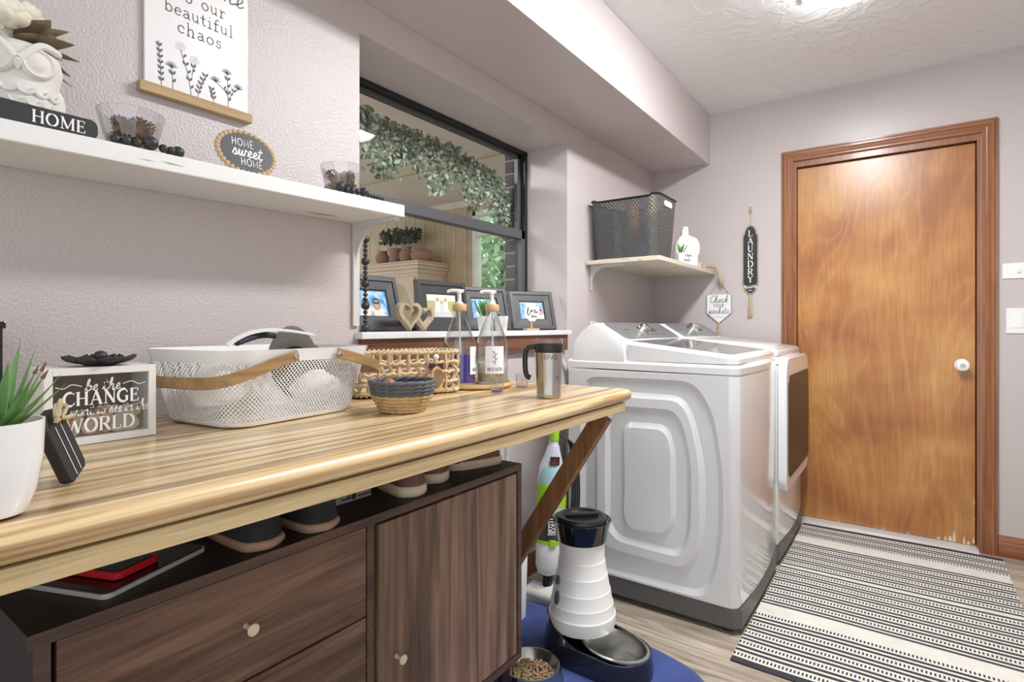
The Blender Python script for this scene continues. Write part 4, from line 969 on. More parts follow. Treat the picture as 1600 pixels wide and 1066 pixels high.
sprig(.551, zb, 1.735, -.006, 7); sprig(.575, zb, 1.685, -.003, 2, .014, 'star'); sprig(.615, zb, 1.733, -.024, 5, .013, 'dots'); sprig(.616, zb+.045, 1.712, .006, 2, .012, 'dots')
sprig(.628, zb, 1.700, .024, 5, .013); sprig(.666, zb, 1.672, -.008, 3, .013); sprig(.701, zb, 1.716, -.003, 4, .014, 'star'); sprig(.700, zb+.03, 1.688, -.03, 1, .012, 'star'); sprig(.702, zb+.02, 1.688, .024, 2, .012, 'star')
m.build('flower_drawing', 'ink_grey', pr_, smooth=0, recalc=False)

# oval sign
ov = thing('oval_sign', 'small oval slate sign HOME sweet HOME edged with wooden beads', 'sign', (.15, .672, SZ(.67)))
oc_ = Vector((.150, .672, SZ(.67)+.055)); tl = Vector((-.16, 0, 1)).normalized(); fn = plane(oc_, (.0, 1, 0), tl)
MB().prism(ell(0, 0, .062, .044, 40), fn, -.008, .0).build('plate', 'black_wood', ov, smooth=30)
bead = MB().sphere((0, 0, 0), .0062, 12, 8).mesh('bead'); bead.materials.append(MATS['bead_wood']); bead.shade_smooth()
iv = ROOTM[ov.name].inverted()
nb = 32
for i in range(nb):
    a = 2*PI*i/nb; linked('bead', bead, ov, Matrix.Translation(iv @ fn(.066*math.cos(a), .048*math.sin(a), -.003)))
m = MB(); write(m, 'HOME', SANS, fn, .017, -.008, .013, 'c', thick=.1, sp=.1); write(m, 'sweet', SCRIPT, fn, .030, .0, -.010, 'c', thick=.1, shear=.1); write(m, 'HOME', SANS, fn, .017, .010, -.031, 'c', thick=.1, sp=.1)
m.build('lettering', 'ink_white', ov, smooth=0)

# glass bowls with pine cones and black bead strings
def cone_mesh():
    m = MB(); rd = random.Random(5); m.sphere((0, 0, .016), (.010, .010, .016), 10, 6)
    for k in range(54):
        f = k/54; a = k*2.399; z = .004+.028*f; r = .015*math.sin(PI*(.18+.72*(1-f)))+.001
        d = Vector((math.cos(a), math.sin(a), .35)).normalized(); c = Vector((math.cos(a)*r*.5, math.sin(a)*r*.5, z)); e = d.cross(Vector((0, 0, 1))).normalized()
        n2 = e.cross(d); L_ = r*.75+.002
        m.add([c-e*.002, c+e*.002, c+d*L_+e*.0028, c+d*L_*1.15, c+d*L_-e*.0028, c+d*L_*.9+n2*.0022], [(0, 1, 2, 5), (0, 5, 4), (2, 3, 5), (3, 4, 5), (0, 4, 3, 2, 1)])
    me = m.mesh('pine_cone'); me.materials.append(MATS['pinecone']); return me
CONE = cone_mesh()
def glass_bowl(x, y, r, h, label, side, seed):
    z = SZ(y)+.0008
    rd = random.Random(seed)
    b_ = MB(); pr = [(r*.55, 0), (r*.62, .004), (r*.80, h*.4), (r, h), (r-.0025, h), (r*.77, h*.42), (r*.58, .007)]
    b_.lathe(pr, 36, (x, y, z), True, True); tag(b_.build('glass_bowl', 'clear_glass', smooth=40), label, 'bowl', 'glass bowls on the white shelf')
    spots = [(-.015, -.012, 0, 0), (.013, -.015, 0, 2), (-.011, .015, 0, 1), (.016, .012, .0, 4), (.0, -.026, .026, 3), (.02, .004, .026, 3), (-.018, .004, .026, 3), (.006, .028, .026, 3)]
    words = ['low near the wall', 'low at the front left', 'low at the back right', 'low at the front right', 'on top at the left', 'on top at the front', 'on top near the wall', 'on top at the right']
    for (dx, dy, dz, k), wds in zip(spots, words):
        o = bpy.data.objects.new('pine_cone', CONE); COL.objects.link(o); o.location = (x+dx*r/.058, y+dy*r/.058, z+.009+dz); o.rotation_euler = (rd.uniform(-.5, .5), rd.uniform(-.5, .5), rd.uniform(0, 6)); o.scale = (.88, .88, .95)
        tag(o, 'pine cone %s in the glass bowl %s' % (wds, side), 'pine cone', 'pine cones in the glass bowls')
glass_bowl(.138, .446, .057, .078, 'clear glass bowl of pine cones between the HOME block and the oval sign', 'left of the oval sign', 21)
glass_bowl(.138, .942, .058, .082, 'clear glass bowl of pine cones at the window end of the shelf', 'by the window', 22)
bb = MB().sphere((0, 0, 0), 1, 14, 9).mesh('bead'); bb.materials.append(MATS['bead_black']); bb.shade_smooth()
def bead_string(name, label, beads, loc, group=None):
    t = thing(name, label, 'bead string', loc, group=group)
    for (x, y, z, r) in beads:
        o = linked('bead', bb, t, Matrix.Translation((x-loc[0], y-loc[1], z-loc[2])) @ Matrix.Scale(r, 4))
    m = MB().tube([(b[0], b[1], b[2]) for b in beads], .0008, 5); m.build('cord', 'cord_black', t)
    return t
def lay(y0, y1, rs, x0, wob):
    out = []; y = y0
    for i, r in enumerate(rs):
        y += r; f = i/max(1, len(rs)-1); x = x0+wob*math.sin(f*4.2); out.append((x, y, SZ(y)+r+.001, r)); y += r
    return out
bead_string('bead_string', 'black wooden bead string lying before the left glass bowl', [(.188, .402, SZ(.41)+.0095, .0085), (.193, .418, SZ(.42)+.0095, .0085), (.194, .435, SZ(.43)+.009, .008), (.196, .457, SZ(.45)+.0145, .0135), (.197, .479, SZ(.48)+.009, .008), (.194, .494, SZ(.49)+.009, .008), (.182, .512, SZ(.51)+.0125, .0115), (.168, .503, SZ(.5)+.009, .008)], (.17, .5, SZ(.5)), 'black bead strings')
bead_string('bead_string', 'black wooden bead string lying before the shelf-end glass bowl', lay(.880, 0, [.012, .008, .008, .008, .012, .0055, .0055, .0055, .0055, .0055, .005], .193, .004), (.17, 1.0, SZ(1.0)), 'black bead strings')
hb_ = []; z = 1.378
for i in range(26):
    r = .0125 if i % 4 == 0 else .0072
    z -= r; hb_.append((.012, 1.122, z, r)); z -= r
    if z < .99: break
bead_string('bead_string', 'black wooden bead string hanging straight down at the window corner', hb_, (.012, 1.122, 1.2), 'black bead strings')

# ================================================================== CORNER SHELF
cs_ = thing('corner_shelf', 'cream distressed wooden shelf in the corner above the washer', 'shelf', (.2, 3.05, 1.42))
MB().box(.002, .402, 2.565, D-.002, 1.418, 1.440).build('board', 'shelf_cream', cs_, smooth=0, bevel=.002)
bracket(2.62, 1.4185, cs_, dx=.20, dz=.13, wd=.012)
# black plastic hamper
hx0, hx1, hy0, hy1, hz0, hh_ = .02, .388, 2.575, 2.86, 1.4405, .275
hm = thing('black_basket', 'black plastic basket with pierced sides on the corner shelf', 'basket', ((hx0+hx1)/2, (hy0+hy1)/2, hz0))
def basket_wall(x0, x1, y0, y1, z0, h, flare, r, topfn, parent, mat, name, n=7, rows=8):
    """tapered open wall with UV in metres; topfn(u) raises the rim"""
    m = MB(); rs = []; P0 = rrect(x0+flare, x1-flare, y0+flare, y1-flare, r, n); P1 = rrect(x0, x1, y0, y1, r, n)
    N_ = len(P0)
    for i in range(rows+1):
        f = i/rows; rs.append([(a[0]+(b[0]-a[0])*f, a[1]+(b[1]-a[1])*f, z0+(h+topfn(b))*f) for a, b in zip(P0, P1)])
    m.rings(rs, True, False, False)
    o = m.build(name, mat, parent, smooth=60, recalc=True)
    me = o.data; L_ = [0]
    for j in range(N_): L_.append(L_[-1]+math.dist(P1[j], P1[(j+1) % N_]))
    uvl = me.uv_layers.new(name='UVMap')
    for p in me.polygons:
        idx = [me.loops[l].vertex_index % N_ for l in p.loop_indices]; wrap = max(idx) == N_-1 and min(idx) == 0
        for l in p.loop_indices:
            vi = me.loops[l].vertex_index; j = vi % N_; row = vi//N_
            u = L_[N_] if (wrap and j == 0) else L_[j]
            uvl.data[l].uv = (u, h*row/rows)
    return o, P0, P1
rise = lambda p: .03 if p[0] > hx1-.03 or p[0] < hx0+.03 else (.03*max(0, 1-min(hx1-.03-p[0], p[0]-hx0-.03)/.05))
ho, P0, P1 = basket_wall(hx0, hx1, hy0, hy1, hz0, hh_, .018, .045, rise, hm, 'hamper_mesh', 'pierced_wall')
m = MB(); m.tube([(p[0], p[1], hz0+hh_+rise(p)) for p in P1], .006, 8, True, flat=(1.3, .8)); m.build('rim', 'black_plastic', hm, smooth=60)
m = MB(); m.prism(P0, lambda u, v, w_: (u, v, w_), hz0, hz0+.006); m.build('bottom', 'black_plastic', hm, smooth=30)
for yy in (hy0-.0008, ):
    pass
m = MB(); fnh = plane((hx1-.0005, (hy0+hy1)/2, hz0+hh_-.005), (0, 1, 0), (0, 0, 1)); m.prism(rrect(-.05, .05, -.014, .014, .013, 5), fnh, -.002, .003); m.build('grip_hole', 'white_plastic', hm, smooth=30, label='pale hand hole in the short side')
def bottle(name, label, cat, x, y, z, prof, mat, cap, capmat, group=None):
    t = thing(name, label, cat, (x, y, z), group=group)
    MB().lathe(prof, 22, (x, y, z)).build('body', mat, t, smooth=40)
    MB().lathe(cap, 20, (x, y, z)).build('cap', capmat, t, smooth=40)
    return t
yb = bottle('spray_bottle', 'yellow bottle with a white cap standing up in the black basket', 'bottle', .285, 2.76, hz0+.0065, [(.030, 0), (.033, .01), (.033, .25), (.026, .285), (.022, .31), (.021, .325)], 'yellow_plastic', [(.017, .325), (.019, .327), (.019, .34), (.014, .344)], 'white_plastic')
MB().tube(smooth_path([(.285, 2.775, hz0+.30), (.30, 2.80, hz0+.295), (.315, 2.815, hz0+.27)], 5), .008, 8).build('handle', 'yellow_plastic', yb)
bottle('plastic_bottle', 'orange topped bottle lower in the black basket, left of the yellow one', 'bottle', .185, 2.74, hz0+.0065, [(.034, 0), (.037, .01), (.037, .24), (.034, .262)], 'orange_plastic', [(.033, .262), (.035, .264), (.035, .292), (.03, .297)], 'orange_plastic')
bottle('plastic_bottle', 'white bottle hidden low inside the black basket', 'bottle', .09, 2.79, hz0+.0065, [(.03, 0), (.032, .01), (.032, .15), (.015, .18)], 'milky', [(.015, .18), (.016, .182), (.016, .2), (.012, .204)], 'white_plastic')
# little grass plant, sign, jug, box on the corner shelf
def grass_plant(label, x, y, z, r, h, blades, bl, spread, seed, group):
    rd = random.Random(seed); t = thing('potted_grass', label, 'plant', (x, y, z), group=group)
    MB().lathe([(r*.74, 0), (r*.8, .002), (r, h), (r*.9, h), (r*.86, h-.006), (0.0005, h-.006)], 22, (x, y, z), True, False).build('pot', 'white_plastic', t, smooth=40)
    for i in range(blades):
        a = 2*PI*i/blades*2.3; q = rd.uniform(.1, 1); d = Vector((math.cos(a)*spread*q, math.sin(a)*spread*q, 1))
        leaf(t, (x+math.cos(a)*r*.4*q, y+math.sin(a)*r*.4*q, z+h-.007), d, (math.sin(a), -math.cos(a), .1), bl*rd.uniform(.7, 1.1), bl*.11, 'grass_green', 'blade', .12, .0006)
    return t
SZC = 1.4405
grass_plant('tiny grass plant in a white cube pot on the corner shelf', .372, 2.95, SZC, .024, .052, 16, .062, .55, 31, 'small grass plants in white pots')
jg = thing('detergent_jug', 'milky white plastic jug with a side handle on the corner shelf', 'jug', (.27, 3.20, SZC))
jx, jy = .318, 3.19
fnj = lambda u, v, w_: (jx+.83*u+.56*w_, jy+.56*u-.83*w_, SZC+v)
body = [(-.062, .002), (.062, .002), (.066, .01), (.066, .12), (.05, .155), (.02, .178), (.014, .186), (.014, .215), (-.022, .215), (-.022, .186), (-.045, .165), (-.064, .125), (-.066, .01)]
rs = []
for w2, q in ((-.042, .80), (-.036, .94), (-.025, 1), (.025, 1), (.036, .94), (.042, .80)):
    rs.append([fnj(u*q if v < .18 else u*(1-(1-q)*.9), v if v < .01 else .002+(v-.002)*(1-(1-q)*.12 if v < .18 else 1), w2 if v < .18 else w2*.42) for u, v in body])
MB().rings(rs).build('body', 'milky', jg, smooth=40, bevel=.002)
MB().tube(smooth_path([fnj(.02, .175, 0), fnj(.058, .158, 0), fnj(.074, .12, 0), fnj(.07, .075, 0)], 5), .010, 10).build('handle', 'milky', jg, smooth=60)
MB().lathe([(.017, 0), (.019, .002), (.019, .018), (.016, .02)], 20, (jx, jy-.004, SZC+.213)).build('cap', 'white_plastic', jg)
sg = thing('house_sign', 'little white tag-shaped sign with grey script before the jug', 'sign', (.375, 3.06, SZC))
fn = plane((.335, 3.055, SZC+.0012), (.62, .78, 0), (-.09, .08, 1)); MB().prism([(0, 0), (.075, 0), (.075, .075), (.058, .088), (.017, .088), (0, .075)], fn, 0, .01).build('plate', 'white_plastic', sg, smooth=0, bevel=.001)
fn2 = plane(fn(0, 0, .0105), (.62, .78, 0), (-.09, .08, 1)); m = MB(); write(m, 'your heart', SCRIPT, fn2, .018, .0375, .047, 'c', thick=.11, sx=.75); write(m, 'smile', SCRIPT, fn2, .022, .0375, .02, 'c', thick=.11, sx=.85); m.build('lettering', 'ink_grey', sg, smooth=0)
MB().prism(ell(.0375, .076, .003, .003, 10), fn, .010, .0104).build('hole', 'ink_grey', sg, smooth=0)
bx_ = MB().box(.30, .375, 3.29, 3.42, SZC, SZC+.036); tag(bx_.build('small_box', 'shelf_cream', smooth=0, bevel=.003), 'low cream wooden box at the door end of the corner shelf', 'box')
# tassel on the shelf edge and the pocket sign hanging from it
ts = thing('twine_tassel', 'beige twine tassel draped over the end of the corner shelf', 'tassel', (.42, 3.42, SZC))
MB().tube(smooth_path([(.396, 3.30, SZC+.012), (.402, 3.38, SZC+.016), (.418, 3.43, SZC+.014), (.424, 3.45, SZC-.01)], 5), .010, 8).build('rope', 'twine', ts)
MB().sphere((.412, 3.425, SZC+.022), .014, 14, 9).build('bead', 'bead_wood', ts)
for i in range(11):
    a = 2*PI*i/11; MB().tube([(.425+.004*math.cos(a), 3.455+.004*math.sin(a), SZC-.01), (.440+.010*math.cos(a), 3.475+.010*math.sin(a), SZC-.05), (.448+.012*math.cos(a), 3.485+.012*math.sin(a), SZC-.085)], [.004, .0045, .003], 5).build('strand', 'twine', ts)
ps = thing('pocket_sign', 'white pennant sign Check YOUR pockets hanging below the corner shelf', 'sign', (.42, D, 1.3))
fn = plane((.4205, D-.003, 0), (1, 0, 0), (0, 0, 1))
sh5 = lambda k: [(-.076*k, 1.288-.006*(1-k)), (-.066*k, 1.296-.010*(1-k)), (.066*k, 1.296-.010*(1-k)), (.076*k, 1.288-.006*(1-k)), (.076*k, 1.180), (.0, 1.116+.012*(1-k)/.08*.5), (-.076*k, 1.180)]
MB().prism(sh5(1), fn, 0, .006).build('frame', 'grey_plastic', ps, smooth=0)
MB().prism(sh5(.93), fn, .006, .0075).build('plate', 'white_plastic', ps, smooth=0)
m = MB(); write(m, 'Check', SCRIPT, fn, .044, 0, 1.245, 'c', thick=.07, shear=.2, off=.0082); write(m, 'YOUR', SANS, fn, .021, 0, 1.216, 'c', thick=.14, sp=.14, off=.0082); write(m, 'pockets', SCRIPT, fn, .038, 0, 1.178, 'c', thick=.07, shear=.15, off=.0082)
m.ribbon([(-.03, 1.158), (-.015, 1.154), (0, 1.158), (.015, 1.154), (.03, 1.158)], .002, fn, .0082)
m.build('lettering', 'ink_grey', ps, smooth=0)
m = MB().tube([(.362, D-.006, 1.295), (.424, D-.008, 1.374), (.482, D-.006, 1.295)], .0018, 6); m.build('string', 'twine', ps)
def tassel(parent, x, z, n=9, L_=.07):
    MB().sphere((x, D-.008, z-.008), .008, 12, 8).build('bead', 'bead_wood', parent)
    MB().sphere((x, D-.008, z-.022), .0095, 12, 8).build('bead', 'bead_wood', parent)
    for i in range(n):
        a = 2*PI*i/n; c, s_ = math.cos(a), math.sin(a)
        MB().tube([(x+.004*c, D-.010+.003*s_, z-.028), (x+.009*c, D-.010+.006*s_, z-.028-L_*.5), (x+.012*c, D-.010+.007*s_, z-.028-L_)], [.003, .0035, .003], 5).build('strand', 'twine', parent)
tassel(ps, .42, 1.118, 9, .06)
# LAUNDRY sign
ls = thing('laundry_sign', 'tall narrow black LAUNDRY sign hanging beside the door', 'sign', (.603, D, 1.45))
fn = plane((.603, D-.003, 0), (1, 0, 0), (0, 0, 1))
def plaque(wd, z0, z1):
    n = .011; h = wd
    return [(-h+n, z0+.045), (-h, z0+.062), (-h, z1-.062), (-h+n*.8, z1-.045), (-h+n, z1-.03), (-.014, z1-.006), (0, z1), (.014, z1-.006), (h-n, z1-.03), (h-n*.8, z1-.045), (h, z1-.062), (h, z0+.062), (h-n, z0+.045), (h-n*.8, z0+.03), (.014, z0+.006), (0, z0), (-.014, z0+.006), (-h+n*.8, z0+.03)]
MB().prism(plaque(.044, 1.288, 1.704), fn, 0, .006).build('border', 'heart_wood', ls, smooth=0)
MB().prism(plaque(.0385, 1.296, 1.696), fn, .006, .008).build('plate', 'black_wood', ls, smooth=0)
m = MB(); z = 1.634
for ch in 'LAUNDRY': write(m, ch, CAPS, fn, .037, 0, z, 'c', thick=.15, off=.0087, sx=1.1); z -= .0455
write(m, 'room', SCRIPT, fn, .030, 0, 1.327, 'c', thick=.13, off=.0087); m.ribbon([(-.012, 1.316), (0, 1.311), (.012, 1.316)], .003, fn, .0087)
m.build('lettering', 'ink_white', ls, smooth=0)
MB().tube([(.603, D-.006, 1.70), (.603, D-.006, 1.79)], .0014, 6).build('string', 'twine', ls)
for z, r in ((1.785, .007), (1.797, .009), (1.811, .006)): MB().sphere((.603, D-.009, z), r, 12, 8).build('bead', 'bead_wood', ls)
MB().cyl((.603, D-.009, 1.816), (.603, D-.009, 1.83), .003, .001, 8).build('nail', 'steel', ls)
tassel(ls, .603, 1.290, 9, .105)
# switches and outlet
def plate(name, label, x0, x1, z0, z1):
    t = thing(name, label, 'switch', ((x0+x1)/2, D, (z0+z1)/2)); MB().box(x0, x1, D-.006, D-.0002, z0, z1).build('plate', 'white_plastic', t, smooth=0, bevel=.002); return t
t = plate('wall_plate', 'plain white wall plate right of the door, above the light switch', 1.732, 1.85, 1.325, 1.398); MB().box(1.785, 1.797, D-.012, D-.006, 1.352, 1.372).build('toggle', 'white_plastic', t, smooth=0, bevel=.001)
t = plate('light_switch', 'white double rocker light switch right of the door', 1.746, 1.862, 1.065, 1.184)
for x0 in (1.772, 1.812): MB().box(x0, x0+.032, D-.0085, D-.006, 1.092, 1.158).build('rocker', 'white_gloss', t, smooth=0, bevel=.001)
t = thing('power_outlet', 'small white outlet plate on the wall behind the washer', 'outlet', (0, 2.655, 1.08)); MB().box(.0002, .006, 2.62, 2.69, 1.01, 1.125).build('plate', 'white_plastic', t, smooth=0, bevel=.0015)
for z in (1.045, 1.09): MB().box(.006, .008, 2.64, 2.67, z-.012, z+.012).build('socket', 'white_gloss', t, smooth=0)

# ================================================================== ON THE WORKTOP
def TOP(x, y): return CT+SAG(y)*(x/.65)+.0006
# black lantern at the left edge
lx0, lx1, ly0, ly1, lz = .035, .115, .135, .262, TOP(.08, .2)
ln_ = thing('lantern', 'tall black framed lantern at the left edge of the worktop', 'lantern', (.075, .2, lz))
for a in (lx0, lx1-.012):
    for b in (ly0, ly1-.012): MB().box(a, a+.012, b, b+.012, lz, lz+.195).build('post', 'black_gloss', ln_, smooth=0)
MB().box(lx0-.004, lx1+.004, ly0-.004, ly1+.004, lz+.195, lz+.207).build('roof', 'black_gloss', ln_, smooth=0, bevel=.002)
MB().box(lx0, lx1, ly0, ly1, lz, lz+.012).build('base', 'black_gloss', ln_, smooth=0)
for i in range(16): MB().box(lx1-.01, lx1-.006, ly0+.012, ly1-.012, lz+.014+i*.0113, lz+.021+i*.0113).build('slat', 'grey_plastic', ln_, smooth=0)
# white pot with succulent
px, py = .584, .152; pz = TOP(px, py)
pt = thing('succulent_pot', 'white round pot with a spiky green succulent at the left front', 'plant', (px, py, pz))
MB().lathe([(.024, 0), (.032, .003), (.040, .025), (.0455, .06), (.047, .1), (.0445, .1), (.043, .088), (.0005, .088)], 40, (px, py, pz), True, False).build('pot', 'white_gloss', pt, smooth=40)
MB().lathe([(.0005, .0895), (.042, .0895)], 24, (px, py, pz), False, False).build('soil', 'pinecone', pt)
rd = random.Random(8)
lv = [(80, .9, .085), (95, .35, .10), (60, .55, .085), (40, .8, .085), (20, .95, .08), (110, .6, .08), (140, .7, .075), (75, .15, .11), (170, .6, .07), (-10, .9, .075), (55, 1.25, .085), (30, 1.35, .08), (-40, .8, .07), (-80, .7, .07), (-120, .8, .07), (85, 1.3, .07), (120, .25, .095), (10, .45, .09)]
for a, q, L_ in lv:
    L_ *= .86; a0 = a
    a = math.radians(a); d = Vector((math.cos(a)*q, math.sin(a)*q, 1)).normalized(); c = Vector((px+.012*math.cos(a), py+.012*math.sin(a), pz+.086)); up = Vector((-math.cos(a), -math.sin(a), .4))
    e = d.cross(up).normalized(); n2 = e.cross(d); wd = L_*.165; rs = []
    for t_, w2 in ((0, .7), (.2, 1), (.5, .85), (.8, .42), (1, .05)):
        qp = c+d*L_*t_+Vector((0, 0, 1))*L_*.1*t_*t_; rs.append([qp-e*wd*w2/2, qp-n2*wd*w2*.22, qp+e*wd*w2/2, qp+n2*wd*w2*.06])
    lf = MB().rings(rs).build('leaf', 'leaf_succulent', pt, smooth=60)
    if a0 in (40, 110, -10, 60): MB().cyl(c+d*L_*.93+Vector((0, 0, L_*.087)), c+d*L_*1.06+Vector((0, 0, L_*.11)), .0022, .0004, 6).build('tip', 'leaf_tip', lf)
# black wooden tag leaning on the pot
tg = thing('wooden_tag', 'black wooden tag with white lines and twine leaning against the white pot', 'tag', (.49, .26, CT))
B0, B1 = Vector((.512, .246, TOP(.5, .25)+.001)), Vector((.462, .286, TOP(.5, .25)+.001))
rt_ = (B1-B0).normalized(); nrm = Vector((rt_.y, -rt_.x, 0)); nrm = nrm if nrm.dot(Vector((1, -.3, 0))) > 0 else -nrm
up_ = (Vector((0, 0, 1))-nrm*.22).normalized(); rr_ = math.radians(19); r2 = rt_*math.cos(rr_)+up_*math.sin(rr_); u2 = up_*math.cos(rr_)-rt_*math.sin(rr_)
fn = plane(B0+u2*.0+Vector((0, 0, .0)), r2, u2); wd = .050
poly = [(0.006, 0), (wd-.006, 0), (wd, .006), (wd, .078), (wd-.012, .092), (.012, .092), (0, .078), (0, .006)]
MB().prism(poly, fn, -.013, 0).build('block', 'black_matte', tg, smooth=0, bevel=.0015)
for u in (.018, .032): MB().ribbon([(u, .004), (u, .074)], .0014, fn, .0006).build('painted_line', 'ink_white', tg, smooth=0, recalc=False)
MB().tube(smooth_path([fn(.025, .08, .004), fn(.015, .09, .008), fn(.03, .098, .006), fn(.045, .088, .008), fn(.03, .08, .006), fn(.05, .072, .008)], 5), .0028, 6).build('twine_knot', 'twine', tg)
MB().tube(smooth_path([fn(.028, .084, .004), fn(.04, .1, .008), fn(.022, .095, .010), fn(.012, .082, .006)], 5), .0026, 6).build('twine_knot', 'twine', tg)

# shadow box with coins
bx0, bx1, by0, by1 = .158, .238, .286, .450; bz = TOP(.2, .37); bh = .130; ft = .012
cb_ = thing('coin_box', 'white framed glass coin box lettered be the CHANGE', 'money box', ((bx0+bx1)/2, (by0+by1)/2, bz))
MB().box(bx0, bx1, by0, by0+ft, bz, bz+bh).build('side', 'white_paint', cb_, smooth=0, bevel=.001); MB().box(bx0, bx1, by1-ft, by1, bz, bz+bh).build('side', 'white_paint', cb_, smooth=0, bevel=.001)
MB().box(bx0, bx1, by0+ft, by1-ft, bz, bz+ft).build('bottom', 'white_paint', cb_, smooth=0); MB().box(bx0, bx1, by0+ft, by1-ft, bz+bh-ft, bz+bh).build('top', 'white_paint', cb_, smooth=0)
MB().box(bx0, bx0+.004, by0+ft, by1-ft, bz+ft, bz+bh-ft).build('back', 'box_back', cb_, smooth=0)
gl = MB().box(bx1-.007, bx1-.005, by0+ft, by1-ft, bz+ft, bz+bh-ft).build('glass', 'clear_plastic', cb_, smooth=0)
fn = plane((bx1-.005, (by0+by1)/2, bz), (0, 1, 0), (0, 0, 1)); m = MB()
write(m, 'be the', SCRIPT, fn, .020, 0, .090, 'c', thick=.08, shear=.15); write(m, 'CHANGE', CAPS, fn, .023, 0, .066, 'c', thick=.17, sp=.04, thin=.07)
write(m, 'want to see in the', SCRIPT, fn, .0195, .012, .049, 'c', thick=.08, shear=.15, sx=.76); write(m, 'WORLD', CAPS, fn, .0235, -.002, .020, 'c', thick=.17, sp=.04, thin=.07)
for s_ in (-1, 1): m.ribbon(smooth_path([(s_*.03, .098), (s_*.044, .102), (s_*.055, .096), (s_*.066, .099)], 4), .0012, fn, .0006)
m.build('lettering', 'ink_white', cb_, smooth=0)
cn = MB().lathe([(.0116, 0), (.012, .0003), (.012, .0013), (.0116, .0016)], 20).mesh('coin'); cn.materials.append(MATS['silver_coin']); cn2 = cn.copy(); cn2.materials.clear(); cn2.materials.append(MATS['copper'])
rd = random.Random(9); nspot = 0
for row in range(3):
    for i in range(10-row):
        y = by0+ft+.0135+i*.0134+row*.0085+rd.uniform(-.002, .002); z = bz+ft+.0125+row*.0115+rd.uniform(0, .002)
        if y > by1-ft-.0135 or (row == 2 and i < 3): continue
        o = bpy.data.objects.new('coin', cn if rd.random() < .6 else cn2); COL.objects.link(o)
        o.location = (bx1-.014-.004*row-.0032*(i % 3), y, z); o.rotation_euler = (rd.uniform(-.25, .25), PI/2+rd.uniform(-.12, .02), rd.uniform(-.1, .1))
        tag(o, 'loose coin in the pile behind the glass of the coin box', 'coin', 'coins in the coin box')
# lotus dish on the box
lo_ = thing('lotus_dish', 'black lotus shaped candle dish on top of the coin box', 'dish', (.2, .376, bz+bh))
c = Vector((.198, .376, bz+bh+.0005))
MB().lathe([(.020, 0), (.030, .003), (.034, .006), (.014, .010), (.0005, .010)], 24, c, True, False).build('bowl', 'black_wood', lo_, smooth=50)
for k in range(8):
    a = 2*PI*k/8; d = Vector((math.cos(a), math.sin(a), 0)); e = Vector((-d.y, d.x, 0)); rs = []
    for t_, w2, h in ((.02, .010, .004), (.036, .017, .005), (.049, .016, .009), (.056, .004, .014)):
        q = c+d*t_; rs.append([q-e*w2+Vector((0, 0, h+.003)), q+Vector((0, 0, h-.001)), q+e*w2+Vector((0, 0, h+.003))])
    MB().rings(rs, False, False, False).build('petal', 'black_wood', lo_, smooth=60, solid=.0025)
MB().sphere(c+Vector((0, 0, .016)), (.011, .011, .010), 14, 8).build('bud', 'black_wood', lo_)

# white mesh basket with wooden handles
bkz = TOP(.2, .68)+.0012; ang = math.radians(6.5)
bk = thing('mesh_basket', 'white perforated metal basket with two bent wooden handles', 'basket', (.178, .70, bkz), ang)
def L2W(p): return ROOTM[bk.name] @ Vector(p)
hx, hy, H = .155, .195, .152
class _loc: pass
def basket_local(flare, r):
    return rrect(-hx, hx, -hy, hy, r, 7)
P1 = rrect(-hx, hx, -hy, hy, .055, 8); P0 = rrect(-hx+.034, hx-.034, -hy+.030, hy-.030, .05, 8)
def local_wall(z0, z1, mat, name, f0, f1, out=0, rows=6):
    m = MB(); rs = []; N_ = len(P0)
    for i in range(rows+1):
        g = i/rows; f = f0+(f1-f0)*g; z = z0+(z1-z0)*g
        rs.append([(a[0]+(b[0]-a[0])*f*(1+out), a[1]+(b[1]-a[1])*f*(1+out), z) for a, b in zip(P0, P1)])
    m.rings(rs, True, False, False); o = m.build(name, mat, bk, world=False, smooth=60)
    me = o.data; Ls = [0]
    for j in range(N_): Ls.append(Ls[-1]+math.dist(P1[j], P1[(j+1) % N_]))
    uvl = me.uv_layers.new(name='UVMap')
    for p in me.polygons:
        idx = [me.loops[l].vertex_index % N_ for l in p.loop_indices]; wrap = max(idx) == N_-1 and min(idx) == 0
        for l in p.loop_indices:
            vi = me.loops[l].vertex_index; j = vi % N_; row = vi//N_
            uvl.data[l].uv = (Ls[N_] if (wrap and j == 0) else Ls[j], (z1-z0)*row/rows)
    return o
local_wall(.008, .128, 'basket_mesh', 'mesh_wall', .05, .84)
m = MB(); rs = []
for f, z, q in ((.84, .127, .0012), (1.0, .151, .0012), (1.02, .153, .0), (.99, .153, -.003), (.83, .127, -.0012)):
    rs.append([(a[0]+(b[0]-a[0])*f, a[1]+(b[1]-a[1])*f, z) for a, b in zip(P0, P1)])
m.rings(rs, True, False, False); m.build('rim', 'white_gloss', bk, world=False, smooth=40)
m = MB(); m.rings([[(a[0]*.97, a[1]*.97, .0) for a in P0], [(a[0]*1.0, a[1]*1.0, .004) for a in P0], [(a[0]*1.01, a[1]*1.01, .009) for a in P0]], True, True, False); m.build('bottom', 'white_gloss', bk, world=False, smooth=40)
